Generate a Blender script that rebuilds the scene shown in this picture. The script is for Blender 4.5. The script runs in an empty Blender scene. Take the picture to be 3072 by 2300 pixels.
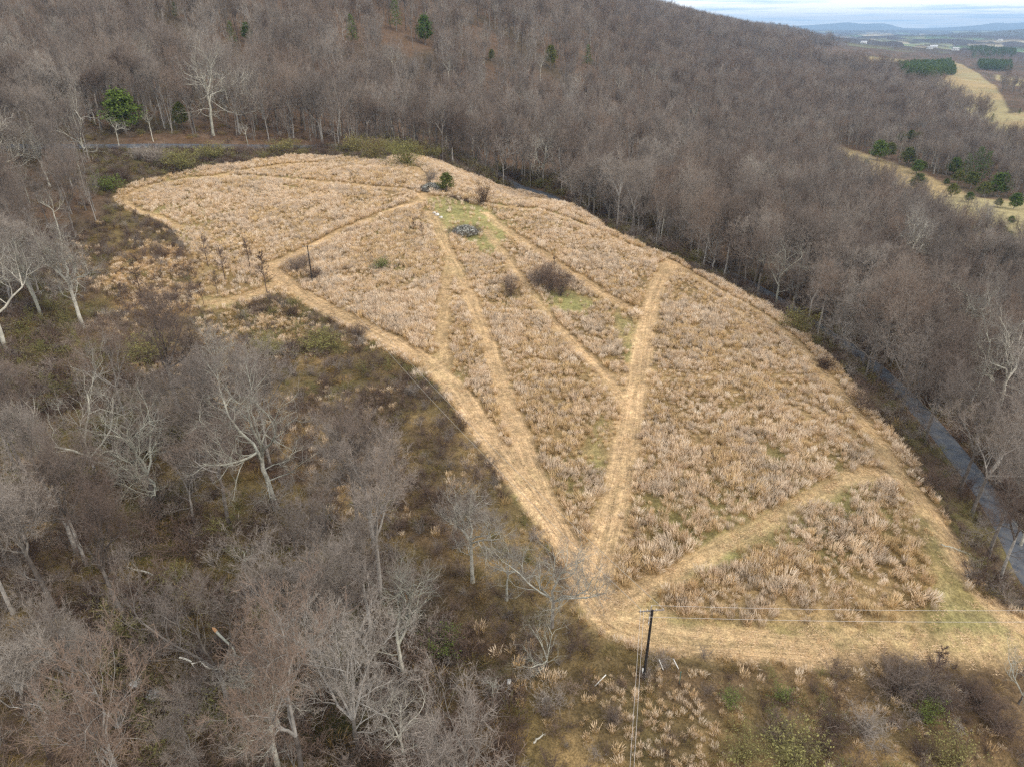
import bpy, math, random
import numpy as np
from mathutils import Vector

# ---------------------------------------------------------------- camera, light, exposure
SC = bpy.context.scene
COL = SC.collection
H_CAM, PITCH, FPX = 60.0, math.radians(27.6), 2048.0        # drone 60 m up, 24 mm equivalent
cam_d = bpy.data.cameras.new('camera')
cam_d.sensor_width = 36.0
cam_d.lens = 36.0 * FPX / 3072.0
cam_d.clip_start, cam_d.clip_end = 0.5, 120000.0
cam = bpy.data.objects.new('camera', cam_d)
cam.location = (0, 0, H_CAM)
cam.rotation_euler = (math.pi / 2 - PITCH, 0, 0)
COL.objects.link(cam)
SC.camera = cam

SUN_EL, SUN_AZ = math.radians(38), math.radians(114)        # azimuth clockwise from +Y: behind and to the right
sun_d = bpy.data.lights.new('sun', 'SUN')
sun_d.energy, sun_d.angle, sun_d.color = 1.5, math.radians(10.0), (1.0, 0.92, 0.80)
sun = bpy.data.objects.new('sun', sun_d)
sdir = Vector((math.sin(SUN_AZ) * math.cos(SUN_EL), math.cos(SUN_AZ) * math.cos(SUN_EL), math.sin(SUN_EL)))
sun.rotation_euler = sdir.to_track_quat('Z', 'Y').to_euler()
sun.location = (100, -60, 200)
COL.objects.link(sun)

world = bpy.data.worlds.new('World')
SC.world = world
world.use_nodes = True
nt = world.node_tree
nt.nodes.clear()


def N(tree, kind, **kw):
    n = tree.nodes.new(kind)
    for k, v in kw.items():
        if hasattr(n, k):
            setattr(n, k, v)
        else:
            n.inputs[k.replace('_', ' ')].default_value = v
    return n


def ramp(tree, stops, mode='LINEAR'):
    r = tree.nodes.new('ShaderNodeValToRGB')
    r.color_ramp.interpolation = mode
    e = r.color_ramp.elements
    while len(e) < len(stops):
        e.new(0.5)
    for i, (p, c) in enumerate(stops):
        e[i].position = p
        e[i].color = (c[0], c[1], c[2], 1) if not isinstance(c, (int, float)) else (c, c, c, 1)
    return r


sky = N(nt, 'ShaderNodeTexSky', sky_type='NISHITA', sun_disc=False)
sky.sun_elevation, sky.sun_rotation = SUN_EL, SUN_AZ
tc = N(nt, 'ShaderNodeTexCoord')
sep = N(nt, 'ShaderNodeSeparateXYZ')
nt.links.new(tc.outputs['Generated'], sep.inputs[0])
# cloud layer seen in perspective: direction divided by its height above the horizon
mz = N(nt, 'ShaderNodeMath', operation='MAXIMUM'); mz.inputs[1].default_value = 0.0
nt.links.new(sep.outputs['Z'], mz.inputs[0])
az_ = N(nt, 'ShaderNodeMath', operation='ADD'); az_.inputs[1].default_value = 0.02
nt.links.new(mz.outputs[0], az_.inputs[0])
dx = N(nt, 'ShaderNodeMath', operation='DIVIDE'); dy = N(nt, 'ShaderNodeMath', operation='DIVIDE')
nt.links.new(sep.outputs['X'], dx.inputs[0]); nt.links.new(az_.outputs[0], dx.inputs[1])
nt.links.new(sep.outputs['Y'], dy.inputs[0]); nt.links.new(az_.outputs[0], dy.inputs[1])
cx = N(nt, 'ShaderNodeCombineXYZ')
nt.links.new(dx.outputs[0], cx.inputs['X']); nt.links.new(dy.outputs[0], cx.inputs['Y'])
cn = N(nt, 'ShaderNodeTexNoise'); cn.inputs['Scale'].default_value = 0.24
cn.inputs['Detail'].default_value = 7; cn.inputs['Roughness'].default_value = 0.6
nt.links.new(cx.outputs[0], cn.inputs['Vector'])
cr = ramp(nt, [(0.36, (0.48, 0.64, 0.82)), (0.45, (0.74, 0.82, 0.90)), (0.52, (1.0, 0.985, 0.96))])
nt.links.new(cn.outputs['Fac'], cr.inputs[0])
cb = N(nt, 'ShaderNodeBackground'); cb.inputs['Strength'].default_value = 1.35
nt.links.new(cr.outputs[0], cb.inputs['Color'])
sb = N(nt, 'ShaderNodeBackground'); sb.inputs['Strength'].default_value = 0.10
nt.links.new(sky.outputs[0], sb.inputs['Color'])
mixs = N(nt, 'ShaderNodeMixShader'); mixs.inputs[0].default_value = 0.93
nt.links.new(sb.outputs[0], mixs.inputs[1]); nt.links.new(cb.outputs[0], mixs.inputs[2])
wo = N(nt, 'ShaderNodeOutputWorld')
nt.links.new(mixs.outputs[0], wo.inputs['Surface'])

SC.view_settings.view_transform = 'Standard'
SC.view_settings.look = 'None'
SC.view_settings.exposure = 0.38
SC.view_settings.gamma = 1.0
SC.view_settings.use_curve_mapping = False
SC.render.engine = 'CYCLES'
SC.cycles.use_denoising = False
SC.cycles.max_bounces = 4
SC.cycles.diffuse_bounces = 2
SC.cycles.glossy_bounces = 1
SC.cycles.transparent_max_bounces = 4
SC.cycles.volume_bounces = 0
SC.cycles.sample_clamp_indirect = 3.0
SC.cycles.sample_clamp_direct = 6.0
SC.cycles.pixel_filter_type = 'BLACKMAN_HARRIS'
SC.cycles.filter_width = 1.35

HAZE_DENSITY = 7e-5

# ---------------------------------------------------------------- helpers
rng = np.random.default_rng(7)
random.seed(7)
CP, SP = math.cos(PITCH), math.sin(PITCH)
S = 3072.0 / 2212.0


def ray(px, py):
    """camera ray of photo pixel (3072 px wide), scaled so that depth = 1"""
    px = np.asarray(px, float); py = np.asarray(py, float)
    a = (px - 1536) / FPX; u = (1150 - py) / FPX
    return np.stack([a, CP + u * SP, -SP + u * CP], -1)


def project(p):
    p = np.asarray(p, float)
    d = p - np.array([0, 0, H_CAM])
    dep = d[..., 1] * CP - d[..., 2] * SP
    up = d[..., 1] * SP + d[..., 2] * CP
    dep = np.where(dep < 1, np.nan, dep)
    return 1536 + FPX * d[..., 0] / dep, 1150 - FPX * up / dep, dep


def sm(a, b, x):
    t = np.clip((x - a) / (b - a), 0, 1)
    return t * t * (3 - 2 * t)


_perm = np.random.default_rng(3).random((256, 256))


def vnoise(x, y, s=1.0, seed=0):
    x = np.asarray(x, float) / s + seed * 17.31; y = np.asarray(y, float) / s + seed * 9.77
    xi = np.floor(x).astype(int); yi = np.floor(y).astype(int)
    fx = x - xi; fy = y - yi
    fx = fx * fx * (3 - 2 * fx); fy = fy * fy * (3 - 2 * fy)
    g = lambda i, j: _perm[(xi + i) % 256, (yi + j) % 256]
    return (g(0, 0) * (1 - fx) + g(1, 0) * fx) * (1 - fy) + (g(0, 1) * (1 - fx) + g(1, 1) * fx) * fy


def fbm(x, y, s, seed=0, o=4):
    r, a, t = 0, 1.0, 0
    for k in range(o):
        r = r + a * vnoise(x, y, s / 2 ** k, seed + k); t += a; a *= 0.55
    return r / t


# ---------------------------------------------------------------- terrain from survey points
ctrl = []


def C(px, py, z):                       # ground point seen at a pixel, at height z
    r = ray(px, py); D = (z - H_CAM) / r[2]
    ctrl.append((r[0] * D, r[1] * D, z))


def G(px, py, D, z):                    # ground height z at the place lying at depth D on a pixel's ray
    r = ray(px, py); ctrl.append((r[0] * D, r[1] * D, z))


for a in [(1931, 2030, 0), (1536, 2300, 0), (0, 2300, -3), (3072, 2300, -3), (2600, 1950, 0), (1750, 1750, 0), (800, 2200, -1),
          (600, 1700, -1), (1100, 1500, 0), (0, 1650, -2),
          (1550, 1500, 1), (2300, 1500, 1), (1536, 1150, 2), (2200, 1150, 2.5), (1300, 950, 4), (1800, 900, 4), (938, 850, 3),
          (1500, 720, 8), (1250, 620, 12), (900, 600, 11), (400, 590, 12), (1280, 490, 15), (850, 490, 16), (1700, 620, 8.5),
          (1805, 680, 6.3), (2000, 780, 4), (2300, 950, 2), (2500, 1130, 1), (2700, 1400, 0), (2850, 1700, -0.5), (3072, 1900, -2),
          (400, 900, 3), (0, 1000, 4), (300, 1200, 1), (0, 620, 13), (700, 1050, 1.5),
          (2069, 775, -4), (2222, 836, -4.3), (2444, 975, -5), (2666, 1142, -5.5), (2833, 1322, -6), (3000, 1558, -6.5), (3072, 1708, -7),
          (1404, 463, 6), (1150, 425, 14), (800, 437, 19), (500, 437, 21), (220, 437, 22), (-200, 440, 24),
          (3000, 1200, -10), (2600, 570, -24), (2900, 610, -24), (3072, 700, -22), (2950, 350, -27), (2850, 240, -28), (3000, 150, -50)]:
    C(*a)
for a in [(0, 0, 380, 57), (0, 150, 310, 35), (-600, 100, 320, 48), (700, 0, 420, 57), (700, 200, 320, 30), (1100, 0, 480, 59), (1100, 200, 370, 26),
          (1530, 325, 390, 3), (1530, 100, 520, 38), (1850, 10, 1000, 74), (1600, 0, 760, 85), (2040, 48, 1900, 74), (2280, 92, 3200, 32), (2000, 300, 480, -4),
          (2000, 150, 750, 20), (2400, 200, 1000, -10), (2500, 400, 480, -22), (2200, 700, 245, -9), (3000, 900, 175, -14), (2650, 760, 240, -14),
          (1700, 500, 300, 0), (1900, 600, 262, -4), (2500, 120, 2500, 3), (2800, 155, 2300, -30), (2750, 200, 1500, -30),
          (3072, 120, 5000, -62), (2500, 100, 6000, -62), (2280, 92, 6500, -55), (3600, 300, 700, -30), (3800, 1200, 150, -20),
          (700, -300, 900, 190), (0, -300, 900, 210), (1300, -200, 1300, 190), (-1200, 300, 300, 40), (-1200, 1000, 150, 6),
          (1850, 10, 2500, 110), (1300, 0, 2500, 170), (700, 0, 4000, 200), (1850, 10, 6000, 40), (700, 0, 9000, 60), (1536, 90, 12000, -60),
          (2500, 90, 15000, -70), (3072, 90, 15000, -70), (3900, 500, 900, -35), (4200, 300, 5000, -60), (-1500, 300, 3000, 100)]:
    G(*a)
for a in [(1700, 560, 272, -7.5), (1850, 640, 250, -7), (1560, 510, 300, -4)]:
    G(*a)
for a in [(0, 0, 0), (-60, 0, -2), (60, 0, -2), (30, 20, -1), (-140, 20, -3), (140, 20, -8), (0, -80, 0)]:
    ctrl.append(a)
ctrl = np.array(ctrl)


def warp(x, y):
    r = np.hypot(x, y)
    a = np.arctan2(x, y)
    L = np.log(r + 45.0)
    w = np.clip(r / 60.0, 0, 1)
    return np.stack([a * 2.6 * w, L * 1.9], -1)


def _k(r2):
    return np.where(r2 > 0, 0.5 * r2 * np.log(np.maximum(r2, 1e-12)), 0)


_cw = warp(ctrl[:, 0], ctrl[:, 1])
_n = len(ctrl)
_A = np.zeros((_n + 3, _n + 3))
_A[:_n, :_n] = _k(((_cw[:, None] - _cw[None]) ** 2).sum(-1)) + np.eye(_n) * 0.0006
_A[:_n, _n] = 1; _A[:_n, _n + 1:] = _cw; _A[_n, :_n] = 1; _A[_n + 1:, :_n] = _cw.T
_w = np.linalg.solve(_A, np.concatenate([ctrl[:, 2], [0, 0, 0]]))


def base_h(x, y):
    x = np.asarray(x, float); y = np.asarray(y, float)
    shp = x.shape
    x = x.ravel(); y = y.ravel()
    out = np.empty(len(x))
    for i in range(0, len(x), 20000):
        xs, ys = x[i:i + 20000], y[i:i + 20000]
        q = warp(xs, ys)
        z = _k(((q[:, None] - _cw[None]) ** 2).sum(-1)) @ _w[:_n] + _w[_n] + q @ _w[_n + 1:]
        r = np.hypot(xs, ys)
        ang = np.abs(np.arctan2(xs, ys))
        z = np.clip(z, -75, 205)
        z = z * (1 - sm(1.3, 2.2, ang)) - 8 * sm(1.3, 2.2, ang)
        far = sm(3800, 7000, r)                                   # rolling valley floor
        hills = -72 + 60 * fbm(xs, ys, 2600, 5, 4) ** 2 * 1.5 + 10 * vnoise(xs, ys, 900, 8)
        z = z * (1 - far) + hills * far
        z = z + 0.5 * (fbm(xs, ys, 22, 1, 3) - .5) + sm(200, 600, r) * 7 * (fbm(xs, ys, 110, 2, 3) - .5)
        out[i:i + 20000] = z
    return out.reshape(shp)


def P(px, py, s=1.0):
    """first ground point on the ray of pixel"""
    d = ray(np.asarray(px, float) * s, np.asarray(py, float) * s)
    d = np.atleast_2d(d)
    D = np.exp(np.linspace(math.log(25), math.log(14000), 420))
    pts = d[:, None, :] * D[None, :, None]
    g = base_h(pts[..., 0], pts[..., 1])
    below = (pts[..., 2] + H_CAM) < g
    idx = np.where(below.any(1), below.argmax(1), len(D) - 1)
    idx = np.maximum(idx, 1)
    lo, hi = D[idx - 1].copy(), D[idx].copy()
    for _ in range(12):
        mid = (lo + hi) / 2
        p = d * mid[:, None]
        b = (p[:, 2] + H_CAM) < base_h(p[:, 0], p[:, 1])
        hi = np.where(b, mid, hi); lo = np.where(b, lo, mid)
    p = d * hi[:, None]
    return np.stack([p[:, 0], p[:, 1], base_h(p[:, 0], p[:, 1])], -1)


def PL(pts):                                # list of 2212-scale pixels -> world xy
    a = np.array(pts, float)
    return P(a[:, 0], a[:, 1], S)[:, :2]


def smooth(poly, n=3):
    for _ in range(n):
        q = [poly[0]]
        for a, b in zip(poly[:-1], poly[1:]):
            q += [a * .75 + b * .25, a * .25 + b * .75]
        q.append(poly[-1]); poly = np.array(q)
    return poly


def dist_line(x, y, poly):
    best = np.full(x.shape, 1e9)
    for a, b in zip(poly[:-1], poly[1:]):
        m = (x > min(a[0], b[0]) - 15) & (x < max(a[0], b[0]) + 15) & (y > min(a[1], b[1]) - 15) & (y < max(a[1], b[1]) + 15)
        if not m.any():
            continue
        xs, ys = x[m], y[m]
        ab = b - a; L = ab @ ab + 1e-9
        t = np.clip(((xs - a[0]) * ab[0] + (ys - a[1]) * ab[1]) / L, 0, 1)
        best[m] = np.minimum(best[m], np.hypot(xs - a[0] - t * ab[0], ys - a[1] - t * ab[1]))
    return best


def inside(x, y, poly):
    r = np.zeros(x.shape, bool)
    n = len(poly)
    for i in range(n):
        a, b = poly[i], poly[(i + 1) % n]
        c = ((a[1] > y) != (b[1] > y)) & (x < (b[0] - a[0]) * (y - a[1]) / (b[1] - a[1] + 1e-12) + a[0])
        r ^= c
    return r


def sdist(x, y, poly):
    """+ inside, - outside (metres, capped)"""
    d = dist_line(x, y, np.vstack([poly, poly[:1]]))
    return np.where(inside(x, y, poly), d, -d)


FIELD = PL([(246, 432), (262, 412), (300, 395), (370, 380), (470, 362), (560, 350), (640, 338), (740, 340), (830, 352), (900, 338), (960, 358),
            (1050, 390), (1130, 413), (1210, 442), (1300, 490), (1400, 538), (1450, 557), (1500, 588), (1560, 612), (1620, 645),
            (1700, 690), (1760, 745), (1820, 812), (1858, 850), (1900, 910), (1950, 975), (2000, 1050), (2040, 1120), (2062, 1200), (2100, 1280),
            (2212, 1335), (2300, 1340), (2300, 1450), (2212, 1445), (2050, 1430), (1900, 1405), (1750, 1425), (1600, 1418), (1500, 1412), (1400, 1405),
            (1310, 1380), (1245, 1330), (1232, 1250), (1190, 1180), (1125, 1085), (1070, 1015), (1010, 925), (955, 838), (890, 790),
            (820, 750), (740, 705), (660, 660), (600, 632), (560, 652), (500, 672), (415, 672), (432, 630), (425, 590), (420, 555), (395, 525),
            (370, 490), (330, 472), (280, 458)])
TR = [  # (pixels, half width m, strength)
    ([(1300, 1320), (1262, 1240), (1215, 1165), (1160, 1085), (1100, 1010), (1045, 930), (1000, 860), (955, 805), (880, 755), (780, 705), (690, 660), (615, 610), (580, 575)], 2.05, 1.0),
    ([(1235, 1190), (1180, 1090), (1140, 1000), (1105, 900), (1075, 800), (1045, 720), (1015, 640), (990, 585), (965, 540), (950, 500), (930, 460)], 1.75, .9),
    ([(962, 790), (955, 720), (960, 650), (968, 590), (972, 550)], 1.5, .55),
    ([(1285, 1290), (1290, 1215), (1320, 1110), (1348, 1000), (1368, 880), (1385, 770), (1402, 670), (1428, 600), (1452, 565)], 2.05, .95),
    ([(1345, 870), (1310, 810), (1240, 745), (1180, 680), (1130, 610), (1090, 550), (1050, 500)], 1.3, .75),
    ([(1392, 682), (1330, 652), (1270, 612), (1200, 568), (1140, 528), (1080, 487), (1050, 460)], 1.3, .8),
    ([(1455, 567), (1400, 545), (1330, 515), (1240, 480), (1150, 452), (1060, 443)], 1.2, .7),
    ([(1452, 565), (1560, 632), (1650, 682), (1718, 738), (1795, 830), (1848, 890), (1900, 960), (1930, 1015), (2000, 1095), (2060, 1185), (2110, 1270), (2170, 1330), (2240, 1370)], 1.8, .6),
    ([(1915, 1025), (1880, 1022), (1830, 1035), (1750, 1072), (1650, 1130), (1560, 1180), (1470, 1232), (1400, 1272), (1320, 1310)], 1.5, .65),
    ([(1280, 1290), (1320, 1345), (1400, 1372), (1500, 1386), (1620, 1394), (1760, 1408)], 2.1, .75),
    ([(1600, 1392), (1760, 1400), (1900, 1392), (2060, 1402), (2240, 1412)], 2.0, .38),
    ([(585, 575), (650, 545), (720, 508), (800, 472), (860, 452), (905, 436)], 1.8, .95),
    ([(915, 430), (890, 412), (830, 408), (740, 398), (640, 388), (540, 381), (460, 383), (370, 392), (300, 408), (268, 432), (295, 455), (350, 470), (390, 492)], 1.2, .75),
    ([(460, 383), (560, 364), (660, 352), (760, 352)], 1.2, .6),
    ([(915, 430), (925, 395), (900, 362)], 1.4, .5),
    ([(615, 605), (570, 628), (510, 648), (440, 655)], 2.0, .6),
]
TRAILS = [(smooth(PL(p)), w, s) for p, w, s in TR]
GREEN = [PL(p) for p in (
    [(918, 425), (985, 425), (1060, 450), (1085, 480), (1110, 520), (1060, 560), (1000, 520), (955, 500), (935, 465)],
    [(1150, 610), (1240, 625), (1300, 655), (1270, 690), (1190, 670)], [(1330, 660), (1385, 700), (1370, 790), (1320, 720)],
    [(1290, 870), (1320, 900), (1290, 1010), (1270, 950)], [(1380, 1280), (1500, 1215), (1700, 1120), (1880, 1030), (1890, 1050), (1700, 1150), (1500, 1250), (1400, 1290)],
    [(1110, 1030), (1180, 1140), (1240, 1180), (1260, 1230), (1200, 1170), (1120, 1080)],
    [(1060, 590), (1130, 660), (1100, 640)],
    [(2030, 1330), (2200, 1350), (2200, 1400), (2040, 1390)])]
MOWN = PL([(1270, 1260), (1330, 1300), (1420, 1290), (1440, 1310), (1500, 1330), (1700, 1345), (1950, 1335), (2010, 1310), (2000, 1180), (1950, 1060), (1900, 1030), (1930, 1015), (2040, 1140),
           (2062, 1200), (2100, 1280), (2212, 1335), (2300, 1340), (2300, 1450), (2212, 1445), (2050, 1430), (1900, 1405), (1750, 1425), (1600, 1418), (1500, 1412), (1400, 1405), (1310, 1380), (1245, 1330)])
ORANGE = PL([(230, 560), (300, 520), (400, 530), (440, 570), (520, 590), (590, 600), (600, 630), (520, 670), (400, 690), (280, 700), (220, 640)])
SCRUB = PL([(110, 560), (246, 470), (246, 432), (330, 472), (370, 490), (420, 555), (432, 630), (415, 672), (500, 672), (600, 632), (740, 705), (890, 790), (1010, 925), (1125, 1085),
            (1232, 1250), (1245, 1330), (1400, 1405), (1750, 1425), (2300, 1450), (2500, 2500), (1180, 2500), (1190, 1700), (1150, 1480), (1080, 1390), (1000, 1320), (920, 1240), (860, 1170), (800, 1140),
            (740, 1110), (660, 1060), (590, 990), (540, 900), (450, 880), (360, 860), (290, 800), (200, 720), (120, 640)])
STRIP = PL([(246, 432), (300, 395), (470, 362), (640, 338), (830, 352), (900, 338), (1050, 390), (1200, 438), (1400, 538), (1560, 612), (1700, 690), (1858, 850), (1950, 975), (2062, 1200), (2212, 1335),
            (2212, 1215), (2120, 1080), (2000, 930), (1880, 800), (1740, 700), (1560, 592), (1400, 520), (1200, 415), (1050, 370), (960, 335), (900, 322), (700, 322), (400, 322), (215, 325), (180, 400)])
CLEAR = [PL([(1790, 312), (1850, 326), (1930, 352), (1990, 372), (2040, 396), (2120, 428), (2212, 434), (2300, 440), (2300, 560), (2212, 552), (2120, 545), (2060, 520), (2000, 488), (1930, 450), (1860, 410), (1800, 365)]),
         PL([(1990, 160), (2060, 135), (2085, 142), (2120, 165), (2150, 185), (2180, 240), (2150, 270), (2100, 250), (2040, 205)]),
         PL([(2130, 250), (2230, 240), (2300, 250), (2300, 315), (2212, 318), (2150, 310)]),
         PL([(2150, 162), (2230, 175), (2300, 180), (2300, 196), (2212, 190), (2150, 172)]),
         PL([(1870, 122), (1960, 130), (1950, 138), (1870, 134)])]
NOWOOD = PL([(1925, 150), (2062, 143), (2066, 178), (1990, 195), (1940, 186)])
ROAD = np.array([*PL([(-80, 316), (100, 315), (220, 315), (400, 316), (560, 316), (700, 318)]), *PL([(830, 312), (930, 318), (1012, 333)])])
_rr = PL([(1490, 556), (1545, 580), (1600, 602), (1700, 662), (1760, 702), (1850, 760), (1920, 820), (1980, 882), (2040, 952), (2100, 1030), (2160, 1120), (2212, 1230)])
_d = _rr[-1] - _rr[-3]; _d /= np.hypot(*_d)
ROAD = smooth(np.vstack([ROAD, (ROAD[-1] * .55 + _rr[0] * .45 + np.array([12, 6]))[None], _rr, (_rr[-1] + _d * 40)[None], (_rr[-1] + _d * 120)[None]]), 3)
ROAD_W = 2.4


def road_h(x, y, h=None):
    h = base_h(x, y) if h is None else h
    return h


# ---------------------------------------------------------------- ground sheet
az1 = np.radians(np.concatenate([np.arange(-180, -46, 2.0), np.arange(-46, 46.01, 0.17), np.arange(48, 180.1, 2.0)]))
rad = [3.0, 8, 14, 20, 25, 29, 33]
while rad[-1] < 360: rad.append(rad[-1] * 1.0066)
while rad[-1] < 1200: rad.append(rad[-1] * 1.016)
while rad[-1] < 24000: rad.append(rad[-1] * 1.03)
rad = np.array(rad)
RR, AA = np.meshgrid(rad, az1, indexing='ij')
gx, gy = RR * np.sin(AA), RR * np.cos(AA)
gz = base_h(gx, gy)
far_m = sm(15000, 19000, RR)
gz = gz * (1 - far_m) - 75 * far_m


def mix(a, b, m):
    return a * (1 - m[..., None]) + np.asarray(b) * m[..., None]


X, Y = gx.ravel(), gy.ravel()
R_ = np.hypot(X, Y)
dr = dist_line(X, Y, ROAD)
gz = gz.ravel() - 0.3 * (1 - sm(ROAD_W - .2, ROAD_W + .9, dr))
sf = sdist(X, Y, FIELD)
n1, n2, n3 = fbm(X, Y, 9, 11), fbm(X, Y, 30, 12), fbm(X, Y, 2.5, 13)
n4 = fbm(X, Y, 80, 14)
col = np.tile(np.array([0.115, 0.070, 0.042]), (len(X), 1))                      # leaf litter
col = mix(col, (0.135, 0.088, 0.058), sm(.45, .6, n1))
col = mix(col, (0.070, 0.055, 0.032), sm(.52, .66, n2) * .7)
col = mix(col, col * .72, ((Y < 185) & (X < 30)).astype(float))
west = (sm(30, 10, X - 0.1 * Y) * (Y < 175)).astype(float)
col = mix(col, (0.19, 0.135, 0.055), west * sm(.5, .62, fbm(X, Y, 14, 21)) * .85)   # ochre grass glades
col = mix(col, (0.075, 0.080, 0.022), west * sm(.56, .68, fbm(X, Y, 17, 22)) * .45)
ss = sdist(X, Y, SCRUB)
scrub = sm(-2, 3, ss + 3 * (n1 - .5))
sc = mix(np.tile(np.array([0.135, 0.095, 0.045]), (len(X), 1)), (0.28, 0.185, 0.082), sm(.42, .62, n1))
sc = mix(sc, (0.115, 0.088, 0.038), sm(.50, .62, n2) * .7)
sc = mix(sc, (0.12, 0.075, 0.045), sm(.55, .7, fbm(X, Y, 6, 31)) * .6)
col = col * (1 - scrub[:, None]) + sc * scrub[:, None]
col = mix(col, (0.40, 0.245, 0.115), sm(-1, 5, sdist(X, Y, ORANGE) + 4 * (n1 - .5)) * sm(.28, .55, n1))
st = sm(-1, 2, sdist(X, Y, STRIP))
col = mix(col, mix(np.tile(np.array([0.085, 0.060, 0.035]), (len(X), 1)), (0.13, 0.11, 0.045), sm(.45, .6, n1)), st * .8)
fm = sm(-1.2, 1.2, sf + 2.2 * (n3 - .5))
fc = mix(np.tile(np.array([0.30, 0.205, 0.100]), (len(X), 1)), (0.20, 0.135, 0.058), sm(.4, .62, n1))
fc = mix(fc, (0.19, 0.17, 0.065), sm(.55, .7, n2) * .6)
col = col * (1 - fm[:, None]) + fc * fm[:, None]
mw = sm(-1, 2, sdist(X, Y, MOWN) + 2 * (n1 - .5)) * fm
mc = mix(np.tile(np.array([0.40, 0.285, 0.140]), (len(X), 1)), (0.23, 0.18, 0.075), sm(.38, .6, n1 * .5 + n3 * .5))
mc = mix(mc, (0.28, 0.225, 0.105), sm(.5, .64, fbm(X, Y, 7, 33)) * .6)
col = col * (1 - mw[:, None]) + mc * mw[:, None]
gm = np.zeros(len(X))
for g in GREEN:
    gm = np.maximum(gm, sm(-1.5, 3.5, sdist(X, Y, g) + 5 * (n1 - .5)))
col = mix(col, (0.30, 0.255, 0.105), gm * .85 * fm)
col = mix(col, (0.22, 0.21, 0.08), gm * fm * sm(.48, .62, n3) * .6)
tm = np.zeros(len(X)); tdist = np.full(len(X), 99.0)
for pl, w, s in TRAILS:
    d = dist_line(X, Y, pl)
    tdist = np.minimum(tdist, d)
    shape = 1 - sm(w - .6, w + .8, d + 1.8 * (n3 - .5))
    rut = 1 - .30 * np.exp(-(d / .45) ** 2) * (w > 1.5) - .16 * np.exp(-((d - w * .62) / .3) ** 2)
    tm = np.maximum(tm, shape * s * rut)
col = mix(col, (0.60, 0.405, 0.225), np.clip(tm * (.84 + .9 * (n1 - .5) + .5 * (n3 - .5)), 0, 1))
for c in CLEAR:
    cm = sm(-2, 3, sdist(X, Y, c))
    cc = mix(np.tile(np.array([0.33, 0.24, 0.12]), (len(X), 1)), (0.30, 0.245, 0.125), sm(.4, .6, n4))
    col = col * (1 - cm[:, None]) + cc * cm[:, None]
# valley farmland: patchwork of fields and woods
seeds = np.random.default_rng(12)
val = sm(2600, 3600, R_)
vx, vy = X + 260 * (vnoise(X, Y, 700, 41) - .5), Y + 260 * (vnoise(X, Y, 700, 42) - .5)
cell_i, cell_j = np.floor(vx / 330 + vy / 900).astype(int), np.floor(vy / 520 - vx / 1100).astype(int)
hsh = _perm[(cell_i * 7) % 256, (cell_j * 13) % 256]
pal = np.array([[0.075, 0.055, 0.05], [0.08, 0.06, 0.055], [0.11, 0.16, 0.075], [0.42, 0.35, 0.24], [0.19, 0.22, 0.11], [0.07, 0.055, 0.05], [0.36, 0.30, 0.20], [0.24, 0.24, 0.13]])
vc = pal[(hsh * 7.99).astype(int)]
wood = np.maximum(sm(.54, .58, fbm(X, Y, 900, 44)), sm(.62, .66, vnoise(X, Y, 160, 45)) * .9)
vc = vc * (1 - wood[:, None]) + np.array([0.06, 0.045, 0.042]) * wood[:, None]
col = col * (1 - val[:, None]) + vc * val[:, None]
rough = np.clip(1 - val, 0, 1)
fz = val * wood * 14 * (.6 + .8 * vnoise(X, Y, 60, 50))                # distant wood canopy stands above the fields
gz = gz + fz * (R_ < 20000)


def make_mesh(name, verts, faces, mats=None, smooth_=False, mat_idx=None):
    """verts Nx3, faces MxK array (K = 3 or 4)"""
    me = bpy.data.meshes.new(name)
    verts = np.asarray(verts, np.float32); faces = np.asarray(faces, np.int32)
    k = faces.shape[1]
    me.vertices.add(len(verts)); me.vertices.foreach_set('co', verts.ravel())
    me.loops.add(faces.size); me.loops.foreach_set('vertex_index', faces.ravel())
    me.polygons.add(len(faces))
    me.polygons.foreach_set('loop_start', np.arange(0, faces.size, k, dtype=np.int32))
    if smooth_:
        me.polygons.foreach_set('use_smooth', np.ones(len(faces), bool))
    for m in mats or []:
        me.materials.append(m)
    if mat_idx is not None:
        me.polygons.foreach_set('material_index', np.asarray(mat_idx, np.int32))
    me.update(calc_edges=True)
    return me


def link(name, data, parent=None, loc=None, **props):
    o = bpy.data.objects.new(name, data)
    COL.objects.link(o)
    if parent is not None:
        o.parent = parent
    if loc is not None:
        o.location = loc
    for k, v in props.items():
        o[k] = v
    return o


def mat(name, rough_=0.95, spec=0.1):
    m = bpy.data.materials.new(name)
    m.use_nodes = True
    b = m.node_tree.nodes['Principled BSDF']
    b.inputs['Roughness'].default_value = rough_
    b.inputs['Specular IOR Level'].default_value = spec
    return m, m.node_tree, b


def mulcol(t, a, fac_socket, lo, hi):
    """a * maprange(fac, lo..hi)"""
    mr = N(t, 'ShaderNodeMapRange'); mr.inputs['From Min'].default_value = .3; mr.inputs['From Max'].default_value = .7
    mr.inputs['To Min'].default_value = lo; mr.inputs['To Max'].default_value = hi
    t.links.new(fac_socket, mr.inputs['Value'])
    vm = N(t, 'ShaderNodeVectorMath', operation='SCALE')
    t.links.new(a, vm.inputs[0]); t.links.new(mr.outputs[0], vm.inputs['Scale'])
    return vm.outputs[0]


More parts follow.
